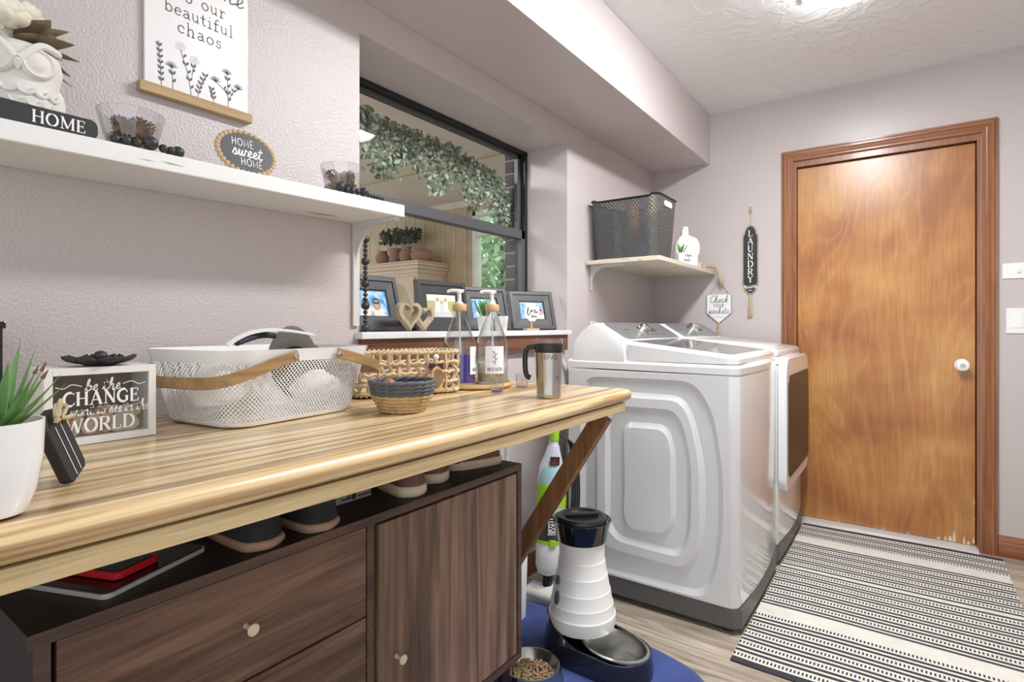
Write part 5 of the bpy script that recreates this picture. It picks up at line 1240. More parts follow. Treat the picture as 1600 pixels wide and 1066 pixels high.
def handle(sg, y_in):
    # U of bent wood: pivots on both long sides, swung down past the basket's end
    yo = sg*(hy+.028); path = [(hx+.006, y_in, .140), (hx+.007, y_in+sg*.05, .128), (hx+.007, y_in+sg*.12, .108), (hx-.004, yo-sg*.020, .098), (hx-.035, yo, .094), (0, yo+sg*.004, .092), (-hx+.035, yo, .094), (-hx+.004, yo-sg*.020, .098), (-hx-.007, y_in+sg*.12, .108), (-hx-.007, y_in+sg*.05, .128), (-hx-.006, y_in, .140)]
    P = smooth_path(path, 6); m = MB(); rs = []
    for i, p in enumerate(P):
        t_ = (P[min(i+1, len(P)-1)]-P[max(i-1, 0)]).normalized(); o_ = Vector((t_.y, -t_.x, 0)); o_.normalize(); u_ = o_.cross(t_).normalized()
        if u_.z < 0: u_ = -u_
        rs.append([p+o_*a+u_*b for a, b in ((.0022, -.0115), (.0022, .0115), (-.0022, .0115), (-.0022, -.0115))])
    h_ = m.rings(rs).build('handle', 'handle_wood', bk, world=False, smooth=50, bevel=.001)
    for s_ in (-1, 1):
        m = MB(); c0 = Vector((s_*(hx+.0085), y_in+sg*.006, .139)); m.rings([[c0+Vector((s_*q, r*math.cos(2*PI*j/16), r*math.sin(2*PI*j/16))) for j in range(16)] for r, q in ((.0065, 0), (.006, .002), (.003, .0032))]); m.build('rivet', 'chrome', h_, world=False, smooth=40)
handle(-1, -.045); handle(1, .062)
# what is inside the basket
def cap(name, label, loc, rot, crown, brim, sc=1.0):
    t = thing(name, label, 'cap', loc); t.rotation_euler = rot; t.scale = (sc,)*3
    m = MB(); m.lathe([(.083, 0), (.085, .02), (.078, .055), (.055, .088), (.02, .1), (.0005, .101)], 28, cap0=False, cap1=False, sx=.92, sy=1.08); cr = m.build('crown', crown, t, world=False, smooth=60, solid=.002)
    MB().sphere((0, 0, .102), .005, 10, 6).build('button', brim, cr, world=False)
    m = MB(); rs = []
    for i in range(13):
        a = math.radians(-62+124*i/12); r0 = Vector((.078*math.sin(a), .089*math.cos(a), 0)); ex = .068*math.cos(a*.9)
        rs.append([(r0.x, r0.y, .004-.02*math.sin(a)**2), (r0.x*1.02, r0.y+ex*.5, .004-.026*math.sin(a)**2), (r0.x*1.02, r0.y+ex, .0-.034*math.sin(a)**2)])
    m.rings(rs, False, False, False); m.build('brim', brim, t, world=False, smooth=60, solid=.003)
    return t
cap('baseball_cap', 'pale grey cap with its stiff brim up in the mesh basket', (.175, .785, bkz+.086), (1.12, 0, .75+PI), 'cap_navy', 'cap_grey', .82)
cap('baseball_cap', 'white cap lying low at the left inside the mesh basket', (.135, .615, bkz+.040), (.1, -.1, 1.2), 'cap_white', 'cap_white', .72)
t = thing('folded_visor', 'white strap-like visor lying across the top of the mesh basket', 'visor', (.2, .68, bkz+.15))
m = MB(); rs = []
for i in range(15):
    f = i/14; c = Vector((.275-.05*math.sin(f*PI)*1, .565+.20*f, bkz+.158+.030*math.sin(f*PI*.8))); rs.append([c+Vector((0, 0, .0)), c+Vector((-.022, .006, .004)), c+Vector((-.022, .006, .007)), c+Vector((0, 0, .003))])
m.rings(rs).build('band', 'cap_white', t, smooth=60)
m = MB().tube(smooth_path([(.24, .60, bkz+.165), (.20, .68, bkz+.180), (.17, .75, bkz+.172), (.19, .80, bkz+.160)], 5), .007, 8); m.build('strap', 'cap_navy', t)
t = MB(); rs = []
rd = random.Random(12)
for i in range(9):
    f = i/8; z = bkz+.012+.085*f; r = math.sin(PI*(.12+.80*f)); rs.append([(.225+.05*r*math.cos(2*PI*j/18)*(1+.18*math.sin(3*j+i)), .80+.055*r*math.sin(2*PI*j/18)*(1+.15*math.cos(4*j-i)), z) for j in range(18)])
t.rings(rs); tag(t.build('crumpled_cloth', 'cap_white', smooth=60), 'crumpled white cloth at the right end inside the mesh basket', 'cloth')

# wicker basket
W0 = Vector((.150, .985, 0)); W1 = Vector((.255, 1.283, 0)); wu = (W1-W0).normalized(); wv = Vector((-wu.y, wu.x, 0))
wv = wv if wv.x < 0 else -wv
Lw, Dw, Hw = (W1-W0).length, .115, .122; wz = TOP(.2, 1.15)+.0065
wk = thing('wicker_basket', 'open-weave seagrass basket behind the grey bowl', 'basket', tuple((W0+W1)/2+wv*Dw/2)[:2]+(wz,))
per = []
def wp(u, v): return W0+wu*u+wv*v
def perim(n=96, ins=0):
    base = rrect(0+ins, Lw-ins, 0+ins, Dw-ins, .022, 5)
    Q = [Vector(p) for p in base]; Ls = [0]
    for i in range(len(Q)): Ls.append(Ls[-1]+(Q[(i+1) % len(Q)]-Q[i]).length)
    out = []
    for i in range(n):
        d = Ls[-1]*i/n; j = max(a for a in range(len(Q)) if Ls[a] <= d); f = (d-Ls[j])/max(1e-9, Ls[j+1]-Ls[j]); out.append(Q[j].lerp(Q[(j+1) % len(Q)], f))
    return out
PR = perim(112); ctr = Vector((Lw/2, Dw/2))
NST = 28
rd = random.Random(15)
def pos(i, off, z):
    p = PR[i % 112]; q = p+(p-ctr).normalized()*off; w3 = wp(q.x, q.y); return (w3.x, w3.y, wz+z)
for r_, z in enumerate((.030, .058, .086)):
    m = MB(); pts = [pos(i, .0035*math.cos(PI*i/4+PI*(r_ % 2)), z+.0025*math.sin(i*1.7+r_)) for i in range(112)]; m.tube(pts, .0058, 6, True); m.build('weave_row', 'wicker', wk, smooth=60)
for z, r in ((.004, .0065), (.118, .0058)):
    for ph in (0, PI):
        m = MB(); m.tube([pos(i, .0042*math.cos(PI*i/2+ph), z+.0042*math.sin(PI*i/2+ph)) for i in range(112)], r*.78, 6, True); m.build('braided_rim', 'wicker', wk, smooth=60)
for k in range(NST):
    i = k*4; sgn = 1 if k % 2 else -1
    m = MB(); m.tube(smooth_path([pos(i, 0, .004), pos(i, .004*sgn, .030), pos(i+(k % 3 == 0), -.004*sgn, .058), pos(i, .004*sgn, .086), pos(i, 0, .118)], 4), .0050, 6); m.build('stake', 'wicker', wk, smooth=60)
m = MB(); m.prism([(p.x, p.y) for p in perim(60, .004)], lambda u, v, w_: tuple(wp(u, v))[:2]+(wz+w_,), .0, .004); m.build('bottom', 'wicker', wk, smooth=30)
# charm hanging on the front of the wicker basket
cf = plane(wp(.226, -.0125)+Vector((0, 0, wz)), wu, (0, 0, 1)) if wu.cross(Vector((0, 0, 1))).dot(wv) < 0 else plane(wp(.226, -.0125)+Vector((0, 0, wz)), -wu, (0, 0, 1))
chm = thing('wooden_charm', 'oval carved wooden charm with beads and black bow on the wicker basket', 'charm', tuple(cf(0, 0, 0)))
MB().sphere(cf(0, .104, .006), .0085, 14, 9).build('bead', 'white_plastic', chm); MB().sphere(cf(0, .089, .006), .0075, 14, 9).build('bead', 'bead_wood', chm)
MB().tube([cf(0, .112, .004), cf(-.002, .122, .002)], .001, 6).build('string', 'cord_black', chm)
pl_ = MB().prism(ell(.004, .040, .021, .038, 32), cf, .0, .006).build('plate', 'bead_wood', chm, smooth=30)
for k in range(6):
    o_ = -.014+.0056*k; m = MB(); m.tube(smooth_path([cf(.004+o_*.7, .070-.4*abs(o_), .007), cf(.010+o_, .050, .0075), cf(.004+o_, .030, .0075), cf(.0+o_*.6, .012+.3*abs(o_), .007)], 4), .0014, 5); m.build('carving', 'handle_wood', pl_)
for s_ in (-1, 1): MB().prism([(0, .080), (s_*.020, .086), (s_*.024, .074), (s_*.018, .066)], cf, .003, .006).build('bow', 'black_matte', chm, smooth=0)

# two tone rope bowl
rx, ry = .386, .924; rz = TOP(rx, ry)
rb = thing('rope_bowl', 'small coiled rope bowl, grey above and straw below', 'bowl', (rx, ry, rz))
coils = 9
for i in range(coils):
    f = i/(coils-1); r = .050+.0245*math.sin(f*PI/2); z = .005+f*.066; n = 60
    m = MB()
    for ph in (0, PI):
        m.tube([(rx+(r+.0016*math.cos(9*a+ph))*math.cos(a), ry+(r+.0016*math.cos(9*a+ph))*math.sin(a), rz+z+.0016*math.sin(9*a+ph)) for a in [2*PI*j/n for j in range(n)]], .0042, 6, True)
    m.build('coil', 'rope_natural' if i < 5 else 'rope_grey', rb, smooth=60)
MB().lathe([(.050, .001), (.052, .004), (.0005, .004)], 30, (rx, ry, rz), True, False).build('bottom', 'rope_natural', rb)
t = MB(); t.sphere((rx-.022, ry-.022, rz+.064), (.020, .016, .014), 10, 6); tag(t.build('wrapped_sweet', 'copper', smooth=0), 'small copper coloured wrapped sweet in the rope bowl', 'sweet')
t = MB(); t.sphere((rx+.012, ry+.014, rz+.042), (.032, .028, .022), 12, 8); tag(t.build('key_pouch', 'black_matte', smooth=60), 'black pouch lying inside the rope bowl', 'pouch')
t = MB(); t.sphere((rx-.016, ry-.020, rz+.034), (.024, .020, .015), 12, 8); tag(t.build('key_pouch', 'black_matte', smooth=60), 'black pouch under the copper sweet in the rope bowl', 'pouch')

# tray, bottles, cups
tx, ty = .185, 1.435; tz = TOP(tx, ty)
tag(MB().lathe([(.105, 0), (.126, .002), (.130, .008), (.128, .016), (.123, .016), (.121, .009), (.0005, .009)], 44, (tx, ty, tz), True, False).build('round_tray', 'tray_wood', smooth=40), 'round pale wooden tray under the two glass bottles', 'tray')
bz_ = tz+.0096
def growler(label, x, y, liq, lh, text, rot):
    t = thing('pump_bottle', label, 'bottle', (x, y, bz_), group='pump bottles on the tray')
    R = .0535
    MB().lathe([(R-.006, 0), (R, .006), (R, .125), (R-.004, .145), (.030, .200), (.021, .222), (.019, .245), (.0165, .245), (.0185, .222), (.027, .200), (R-.007, .145), (R-.003, .125), (R-.003, .009), (.0005, .006)], 36, (x, y, bz_), True, False).build('glass', 'clear_glass', t, smooth=40)
    MB().lathe([(R-.006, .008), (R-.0045, .012), (R-.0045, lh), (.0005, lh)], 32, (x, y, bz_), True, False).build('liquid', liq, t, smooth=40)
    MB().lathe([(.022, .240), (.0235, .242), (.0235, .262), (.022, .264), (.0005, .264)], 28, (x, y, bz_), True, False).build('collar', 'bamboo', t, smooth=40)
    p_ = MB(); p_.lathe([(.012, .264), (.012, .270), (.006, .272), (.006, .298), (.009, .300), (.009, .306), (.004, .308)], 20, (x, y, bz_)); pm_ = p_.build('pump', 'white_plastic', t, smooth=40)
    MB().tube(smooth_path([(x+.012, y+.008, bz_+.306), (x-.020, y-.013, bz_+.308), (x-.034, y-.023, bz_+.303)], 4), [.0055]*8+[.003], 8).build('spout', 'white_plastic', pm_)
    MB().tube([(x, y, bz_+.26), (x+.004, y, bz_+.02)], .0028, 6).build('dip_tube', 'white_plastic', t)
    # loop handle at the neck
    a = rot+PI*.62; d = Vector((math.cos(a), math.sin(a), 0)); c = Vector((x, y, bz_))
    MB().tube(smooth_path([c+d*.020+Vector((0, 0, .238)), c+d*.042+Vector((0, 0, .232)), c+d*.050+Vector((0, 0, .205)), c+d*.040+Vector((0, 0, .180))], 6), .0045, 8).build('loop', 'clear_glass', t, smooth=60)
    # label wrapped on the cylinder
    fn = lambda u, v, w_: Vector((x+(R+.0006+w_)*math.cos(rot+u/R), y+(R+.0006+w_)*math.sin(rot+u/R), bz_+v))
    m = MB(); rs = [[fn(-.032+.064*j/10, v, 0) for j in range(11)] for v in (.035, .125)]; m.rings(rs, False, False, False); lb = m.build('label', 'label_white', t, smooth=60, recalc=False)
    m = MB(); write(m, text, CAPS, fn, .0105, 0, .045, 'c', thick=.16, sp=.06, off=.0008)
    m.ribbon([(0, .066), (.002, .085), (-.002, .108)], .0012, fn, .0008)
    for k in range(5): m.ribbon([(0, .070+.008*k), (.008*(1 if k % 2 else -1), .078+.008*k)], .0018, fn, .0008)
    m.ribbon([(-.014, .116), (.014, .116)], .001, fn, .0008)
    m.build('lettering', 'ink_dark', lb, smooth=0, recalc=False)
    return t
cam2 = lambda x, y: math.atan2(0-y, 1.37-x)
growler('glass pump bottle with violet blue liquid behind the wicker basket', .170, 1.379, 'blue_liquid', .098, 'BOOST', cam2(.17, 1.379)+1.28)
growler('glass pump bottle labelled BLEACH on the round tray', .230, 1.476, 'clear_liquid', .068, 'BLEACH', cam2(.23, 1.476)+.18)
def cup(label, x, y, r, h, gel, g):
    z = TOP(x, y); t = thing('measuring_cup', label, 'cup', (x, y, z), group=g)
    MB().lathe([(r*.82, 0), (r*.85, .002), (r, h), (r-.0014, h), (r*.80, .003), (.0005, .003)], 28, (x, y, z), True, False).build('cup', 'clear_plastic', t, smooth=40)
    MB().lathe([(r*.78, .0035), (r*.80, .007), (.0005, .007)], 24, (x, y, z), True, False).build('residue', gel, t)
    for k in range(4): MB().obox((x+.9*r*.56, y-.9*r*.83, z+.012+.006*k), ((.83, .56, 0), (.56, -.83, 0), (0, 0, 1)), (.003, .0004, .0006)).build('scale_mark', 'ink_grey', t, smooth=0)
cup('small clear measuring cup with blue gel before the tray', .345, 1.352, .0225, .042, 'blue_gel', 'clear measuring cups')
cup('clear measuring cup with pale pink gel right of the tray', .335, 1.502, .0225, .045, 'pink_gel', 'clear measuring cups')
# steel tumbler
ux, uy = .540, 1.338; uz = TOP(ux, uy)
tm = thing('steel_tumbler', 'brushed steel travel tumbler with black handle at the worktop end', 'tumbler', (ux, uy, uz))
MB().lathe([(.0325, 0), (.034, .002), (.0345, .016), (.0338, .018), (.0365, .06), (.0402, .128), (.0408, .134), (.0002, .134)], 40, (ux, uy, uz), True, False).build('body', 'steel', tm, smooth=40)
MB().lathe([(.0412, .128), (.0418, .130), (.0418, .150), (.0405, .153), (.0002, .153)], 40, (ux, uy, uz), True, False).build('band', 'black_plastic', tm, smooth=40)
MB().lathe([(.0395, .153), (.040, .166), (.038, .168), (.030, .160), (.0002, .160)], 40, (ux, uy, uz), True, False).build('lid', 'clear_plastic', tm, smooth=40)
dl = Vector((-.813, -.582, 0)); c = Vector((ux, uy, uz))
MB().tube(smooth_path([c+dl*.040+Vector((0, 0, .143)), c+dl*.056+Vector((0, 0, .142)), c+dl*.066+Vector((0, 0, .128)), c+dl*.067+Vector((0, 0, .085)), c+dl*.062+Vector((0, 0, .062)), c+dl*.052+Vector((0, 0, .056))], 6), .0078, 10, flat=(1, 1)).build('handle', 'black_plastic', tm, smooth=60)
ua = cam2(ux, uy)
fn = lambda u, v, w_: Vector((ux+(.0330+.054*v+.0010+w_)*math.cos(ua+u/.036), uy+(.0330+.054*v+.0010+w_)*math.sin(ua+u/.036), uz+v))
m = MB(); write(m, 'SPAS', SANS, fn, .012, .006, .110, 'c', thick=.13, sp=.2); m.ribbon([(.022, .062), (.026, .056), (.030, .063)], .0018, fn, .0006); m.ribbon([(.023, .050), (.030, .052)], .0018, fn, .0006); m.build('lettering', 'ink_grey', tm, smooth=0, recalc=False)

# ================================================================== ON THE WINDOW SILL
SIL = 1.0805
def photo_frame(label, x, y, rot, w_, h_, bd, lean, kind):
    """easel frame: outer moulding, inner slope, print"""
    t = thing('photo_frame', label, 'picture frame', (x, y, SIL), rot, 'picture frames on the sill')
    la = math.radians(lean); up = Vector((-math.sin(la), 0, math.cos(la))); base = Vector((0, 0, .0005+.016*math.sin(la)))
    fn = lambda u, v, q: base+Vector((0, u, 0))+up*v+Vector((math.cos(la), 0, math.sin(la)))*q
    o = [(-w_/2, 0), (w_/2, 0), (w_/2, h_), (-w_/2, h_)]
    def ring(k): return [(-w_/2+k, k), (w_/2-k, k), (w_/2-k, h_-k), (-w_/2+k, h_-k)]
    m = MB(); m.rings([[fn(*p, q) for p in ring(k)] for k, q in ((0, -.016), (0, 0), (.003, .002), (bd*.32, .002), (bd*.36, -.003), (bd*.9, -.004), (bd, -.009))], True, False, False); m.build('moulding', 'frame_grey', t, world=False, smooth=0)
    m = MB(); m.prism(ring(.002), fn, -.0155, -.0100); m.build('backing', 'black_matte', t, world=False, smooth=0)
    m = MB(); m.prism(ring(bd-.002), fn, -.0100, -.0095); pr = m.build('print', {'a': 'print_sky', 'b': 'print_field', 'c': 'print_sky', 'd': 'print_sky'}[kind], t, world=False, smooth=0)
    iw, ih = w_-2*bd, h_-2*bd; b0 = bd
    def disc(u, v, ru, rv, mat, q, nm='printed_figure'): MB().prism(ell(u, v, ru, rv, 20), fn, -.0096, -.0096+q).build(nm, mat, pr, world=False, smooth=0)
    def clip(p): return (max(-iw/2, min(iw/2, p[0])), max(b0, min(b0+ih, p[1])))
    def poly(ps, mat, q, nm='printed_figure'): MB().prism([clip(p) for p in ps], fn, -.0096, -.0096+q).build(nm, mat, pr, world=False, smooth=0)
    if kind in 'ad':
        for u, hr in ((-.18*iw, 'hair_dark'), (.16*iw, 'hair_dark')) if kind == 'a' else ((.10*iw, 'hair_dark'), (.34*iw, 'skin')):
            poly([(u-.24*iw, b0), (u+.24*iw, b0), (u+.16*iw, b0+.30*ih), (u-.16*iw, b0+.30*ih)], 'print_shirt', .0002)
            disc(u, b0+.48*ih, .115*iw, .25*ih, hr, .0003); disc(u, b0+.45*ih, .09*iw, .20*ih, 'skin', .0004)
            poly([(u-.08*iw, b0+.48*ih), (u+.08*iw, b0+.48*ih), (u+.07*iw, b0+.56*ih), (u-.07*iw, b0+.56*ih)], 'hair_dark', .0005)
    elif kind == 'b':
        poly([(-iw/2, b0+.72*ih), (iw/2, b0+.72*ih), (iw/2, b0+ih), (-iw/2, b0+ih)], 'print_shirt', .0002)
        poly([(-.42*iw, b0), (.42*iw, b0), (.12*iw, b0+.6*ih), (-.12*iw, b0+.6*ih)], 'print_road', .0002)
        for u in (-.14, .14):
            poly([((u-.08)*iw, b0+.25*ih), ((u+.08)*iw, b0+.25*ih), ((u+.09)*iw, b0+.70*ih), ((u-.09)*iw, b0+.70*ih)], 'print_shirt', .0003); disc(u*iw, b0+.78*ih, .06*iw, .07*ih, 'skin', .0004)
    else:
        poly([(-.3*iw, b0), (.4*iw, b0), (.2*iw, b0+.62*ih), (-.1*iw, b0+.62*ih)], 'print_shirt', .0003)
    # easel leg
    m = MB(); m.prism([(-.02, .0), (.02, .0), (.014, h_*.6), (-.014, h_*.6)], lambda u, v, q: Vector((-.016*0-(.07*(1-v/(h_*.6)))-.026-math.sin(la)*v, u, .001+math.cos(la)*v*.985))+Vector((q, 0, 0)), 0, .003); m.build('easel_leg', 'black_matte', t, world=False, smooth=0)
photo_frame('dark grey frame with a sky blue couple photo behind the bead string', -.045, 1.222, 0, .236, .190, .052, 15, 'a')
photo_frame('dark grey frame with two figures on a pale road, behind the hearts', -.060, 1.562, math.radians(-7), .245, .190, .052, 7, 'b')
photo_frame('dark grey frame half hidden behind the pump bottles', -.070, 1.845, math.radians(-22), .225, .190, .052, 17, 'c')
photo_frame('dark grey frame with a blue sky couple at the right end of the sill', -.075, 2.21, math.radians(-30), .232, .192, .054, 18, 'd')
def heart_poly(s_, k=1.0):
    pts = []
    for i in range(40):
        t_ = 2*PI*i/40; pts.append((s_*k*.0625*16*math.sin(t_)**3*.5, s_*k*.0625*(13*math.cos(t_)-5*math.cos(2*t_)-2*math.cos(3*t_)-math.cos(4*t_))*.5))
    return pts
hs = thing('heart_ornament', 'two joined pale wooden hearts standing on the sill', 'ornament', (.0, 1.355, SIL))
def heart(u, s_, x):
    fnh = lambda a, b, q: Vector((x+q, u+a, SIL+.0008+s_*.0625*17*.5+b))
    o, i_ = heart_poly(s_), heart_poly(s_, .70)
    rs = [[fnh(a, b, -.012) for a, b in o], [fnh(a, b, .012) for a, b in o], [fnh(a, b+s_*.02, .012) for a, b in i_], [fnh(a, b+s_*.02, -.012) for a, b in i_]]
    MB().rings(rs, True, False, False, loop=True).build('heart', 'heart_wood', hs, smooth=30)
heart(1.308, .106, .006); heart(1.404, .092, -.020)
grass_plant('grass plant in a white pot between the pump bottles on the sill', -.015, 1.745, SIL, .030, .058, 26, .085, .45, 33, 'small grass plants in white pots')
MB_ = MB().lathe([(.022, 0), (.024, .002), (.030, .060), (.027, .060), (.022, .006), (.0005, .006)], 24, (.0, 1.835, SIL), True, False); tag(MB_.build('white_beaker', 'white_plastic', smooth=40), 'plain white beaker behind the bleach bottle on the sill', 'beaker')
rs_ = thing('round_sign', 'white scalloped disc sign on a small wooden stand', 'sign', (.005, 2.055, SIL))
MB().box(-.005, .015, 2.005, 2.105, SIL+.0005, SIL+.009).build('base', 'bamboo', rs_, smooth=0); MB().cyl((.005, 2.055, SIL+.009), (.005, 2.055, SIL+.05), .004, None, 10).build('post', 'bamboo', rs_)
fa = plane((.009, 2.055, SIL+.082), (.35, 1, 0), (0, 0, 1)); sc_p = [((.041+.002*math.cos(10*a))*math.cos(a), (.041+.002*math.cos(10*a))*math.sin(a)) for a in [2*PI*i/60 for i in range(60)]]
MB().prism(sc_p, fa, -.004, 0).build('disc', 'white_plastic', rs_, smooth=20)
m = MB(); write(m, 'Lo', SCRIPT, fa, .036, -.016, -.006, 'c', thick=.14, shear=.3) if 'L' in SCRIPT else m.ribbon(smooth_path([(-.028, -.010), (-.022, .016), (-.026, .014), (-.026, -.012), (-.012, -.006), (-.008, .010), (-.004, .0), (.004, .012)], 4), .004, fa, .0006)
write(m, 'this', SCRIPT, fa, .016, .020, -.004, 'c', thick=.12); write(m, 'home', SCRIPT, fa, .014, .010, -.024, 'c', thick=.13); m.ribbon([(.016, .020), (.028, .032)], .0025, fa, .0006); m.build('lettering', 'ink_dark', rs_, smooth=0, recalc=False)

# ================================================================== ON AND UNDER THE CABINET
def shoe(label, x, y, rot, L_, wd, hh, up, sole, st, group, low=.0):
    """heel at the origin, toe towards +u"""
    t = thing('shoe', label, 'shoe', (x, y, CZ1+.0006), rot, group)
    def sect(u):
        f = u/L_; w2 = wd*.5*(.74+.26*math.sin(PI*min(1, .15+f*.95)))*min(1, math.sqrt(max(0, f*14+.02)))*min(1, math.sqrt(max(0.0, (1-f)*5.5+.01))); return w2
    us = [0, .006, .015, .03, .06, .1, .15, .19, .22, .24, .252, .26]; us = [u*L_/.26 for u in us]
    m = MB(); rs = []
    loop0 = [(u, sect(u)) for u in us]; outl = loop0+[(u, -w2) for u, w2 in reversed(loop0)]
    rs = [[(u+(.004 if u < .02 else 0), v*.94, 0) for u, v in outl], [(u, v, .006) for u, v in outl], [(u, v*1.0, st) for u, v in outl], [(u+(.003 if u < .02 else 0), v*.93, st+.003) for u, v in outl]]
    m.rings(rs); m.build('sole', sole, t, world=False, smooth=50)
    m = MB(); rs = []
    for k in range(6):
        g = k/5; ring = []
        for u, v in outl:
            f = u/L_; hmax = hh*(1-.0*f) if f < .35 else hh*(1-.55*(f-.35)/.65)
            z = st+(hmax-st)*g; q = .92-.12*g-(.18*g*g if f > .4 else .06*g); ring.append((u*(1-.05*g)+.004*g+.004, v*q, z))
        rs.append(ring)
    m.rings(rs, True, False, True); m.build('upper', up, t, world=False, smooth=50)
    m = MB(); o2 = [(u, v) for u, v in outl if u < L_*.42]
    return t
shoe('black felt slipper heel, the left one of the pair under the worktop', .442, .556, PI*1.0, .26, .088, .085, 'shoe_black', 'sole_tan', .014, 'black slippers on the sideboard')
shoe('black felt slipper heel, the right one of the pair under the worktop', .450, .672, PI*1.0, .26, .088, .085, 'shoe_black', 'sole_tan', .014, 'black slippers on the sideboard')
shoe('brown shoe with cream sole, heel out, nearest the power adapter', .436, .925, PI*.92, .26, .084, .080, 'shoe_brown', 'sole_cream', .022, 'brown shoes on the sideboard')
shoe('brown shoe with cream sole, second from the power adapter', .404, 1.045, PI*.95, .26, .084, .080, 'shoe_brown', 'sole_cream', .022, 'brown shoes on the sideboard')
shoe('brown shoe with cream sole lying sideways at the sideboard end', .375, 1.318, PI*1.42, .18, .075, .078, 'shoe_brown', 'sole_cream', .020, 'brown shoes on the sideboard')
ad = thing('power_adapter', 'flat grey plastic adapter with black slots between the shoes', 'adapter', (.32, .82, CZ1))
MB().box(.29, .338, .725, .872, CZ1+.0005, CZ1+.022).build('case', 'grey_plastic', ad, smooth=0, bevel=.003)
for y0, wd in ((.785, .03), (.83, .04)): MB().box(.338, .3386, y0, y0+wd, CZ1+.009, CZ1+.012).build('slot', 'black_matte', ad, smooth=0)
MB().prism([(.79, .008), (.80, .012), (.808, .019), (.812, .019), (.804, .010)], lambda u, v, w_: (w_, u, CZ1+v), .338, .3386).build('slot', 'black_matte', ad, smooth=0)
MB().box(.338, .3388, .815, .825, CZ1+.006, CZ1+.018).build('slot', 'black_matte', ad, smooth=0)
# tablet and red case
tb = thing('tablet', 'black tablet with a silver edge lying on the sideboard', 'tablet', (.34, .36, CZ1))
fc = Vector((.421, .311, CZ1+.0006)); e1 = Vector((-.064, .164, 0)).normalized(); e2 = Vector((-e1.y, e1.x, 0)); e2 = e2 if e2.x < 0 else -e2
fnt = lambda u, v, w_: fc+e1*u+e2*v+Vector((0, 0, w_))
MB().prism(rrect(0, .19, 0, .27, .012, 5), fnt, 0, .007).build('case', 'aluminium', tb, smooth=30); MB().prism(rrect(.003, .187, .003, .267, .010, 5), fnt, .007, .0085).build('screen', 'tablet_black', tb, smooth=30)
rc = thing('phone_case', 'bright red phone lying on the black tablet', 'phone', (.35, .36, CZ1+.009))
MB().prism(rrect(.035, .115, .022, .16, .012, 5), fnt, .0092, .021).build('case', 'red_plastic', rc, smooth=30, bevel=.002); MB().prism(rrect(.041, .109, .028, .154, .008, 5), fnt, .021, .022).build('screen', 'tablet_black', rc, smooth=30)

# ================================================================== ON THE FLOOR
mat_pts = smooth_path([(.10, 1.36), (.14, 1.22), (.45, 1.16), (.74, 1.22), (.90, 1.40), (.915, 1.62), (.84, 1.745), (.70, 1.80), (.52, 1.825), (.32, 1.83), (.16, 1.83), (.10, 1.70)], 6, True)
mt_ = MB(); cN = Vector((.5, 1.5)); rs = []
for q, z in ((1, 0), (1, .006), (.985, .010), (.93, .0105), (.75, .010), (.45, .0105), (.12, .010)):
    rs.append([(cN.x+(p.x-cN.x)*q, cN.y+(p.y-cN.y)*q, z) for p in mat_pts])
mt_.rings(rs, True, True, True); tag(mt_.build('floor_mat', 'mat_blue', smooth=50), 'dark blue fabric mat under the pet feeder and bowl', 'mat')
MZ = .011
# gravity pet feeder
fd = thing('pet_feeder', 'white gravity pet feeder on a black base with steel bowl', 'pet feeder', (.53, 1.645, MZ))
hxy = (.474, 1.655); bcx, bcy = .625, 1.628
dirb = Vector((bcx-hxy[0], bcy-hxy[1], 0)).normalized(); per_ = Vector((-dirb.y, dirb.x, 0)); hc = Vector((hxy[0], hxy[1], MZ))
def cap_outline(r0, r1, Lc, n=14):
    out = []
    for i in range(n+1): a = PI/2+PI*i/n; out.append((r0*math.cos(a), r0*math.sin(a)))
    for i in range(n+1): a = -PI/2+PI*i/n; out.append((Lc+r1*math.cos(a), r1*math.sin(a)))
    return out
Lc = math.dist(hxy, (bcx, bcy))
F2 = lambda u, v, z: tuple(hc+dirb*u+per_*v+Vector((0, 0, z)))
m = MB(); rs = []
for k_, z in ((1.0, 0), (1.0, .02), (.95, .064), (.88, .064), (.86, .02)):
    rs.append([F2(u, v, z) for u, v in cap_outline(.128*k_, .104*k_, Lc)])
m.rings(rs, True, True, True); m.build('base', 'navy_black', fd, smooth=40)
# cradle behind the hopper with sloping side arms
m = MB(); rs = []
for k_, z0_, z1_ in ((1.0, 0, 0), ):
    pass
rs0, rs1, rs2, rs3 = [], [], [], []
for i in range(29):
    a = math.radians(62+236*i/28); hgt = .135-.075*(abs(i-14)/14)**2.2; c_, s_ = math.cos(a), math.sin(a)
    rs0.append(F2(.124*c_, .124*s_, .04)); rs1.append(F2(.117*c_, .117*s_, hgt)); rs2.append(F2(.109*c_, .109*s_, hgt)); rs3.append(F2(.112*c_, .112*s_, .04))
m.rings([rs0, rs1, rs2, rs3], False, False, False, loop=True); m.build('cradle', 'navy_black', fd, smooth=40)
m = MB(); rs = []
for k_, z in ((1.0, .064), (1.0, .071), (.93, .073), (.86, .052), (.6, .034), (.2, .032)):
    rs.append([F2(.058+.045+u*k_, v*k_, z) for u, v in ell(.03, 0, .118, .088, 36)])
m.rings(rs, True, False, True); m.build('steel_bowl', 'steel_bowl', fd, smooth=50)
prof = [(.070, .088), (.108, .092), (.113, .105), (.1125, .135), (.110, .137), (.1085, .140), (.105, .170), (.1035, .172), (.1015, .176), (.096, .212), (.0945, .214), (.0925, .218), (.086, .262), (.0845, .264), (.0825, .268), (.078, .310), (.0765, .312), (.0755, .316), (.076, .360), (.079, .385)]
m = MB(); m.lathe(prof, 44, tuple(hc), True, True); ho_ = m.build('hopper', 'feeder_white', fd, smooth=25)
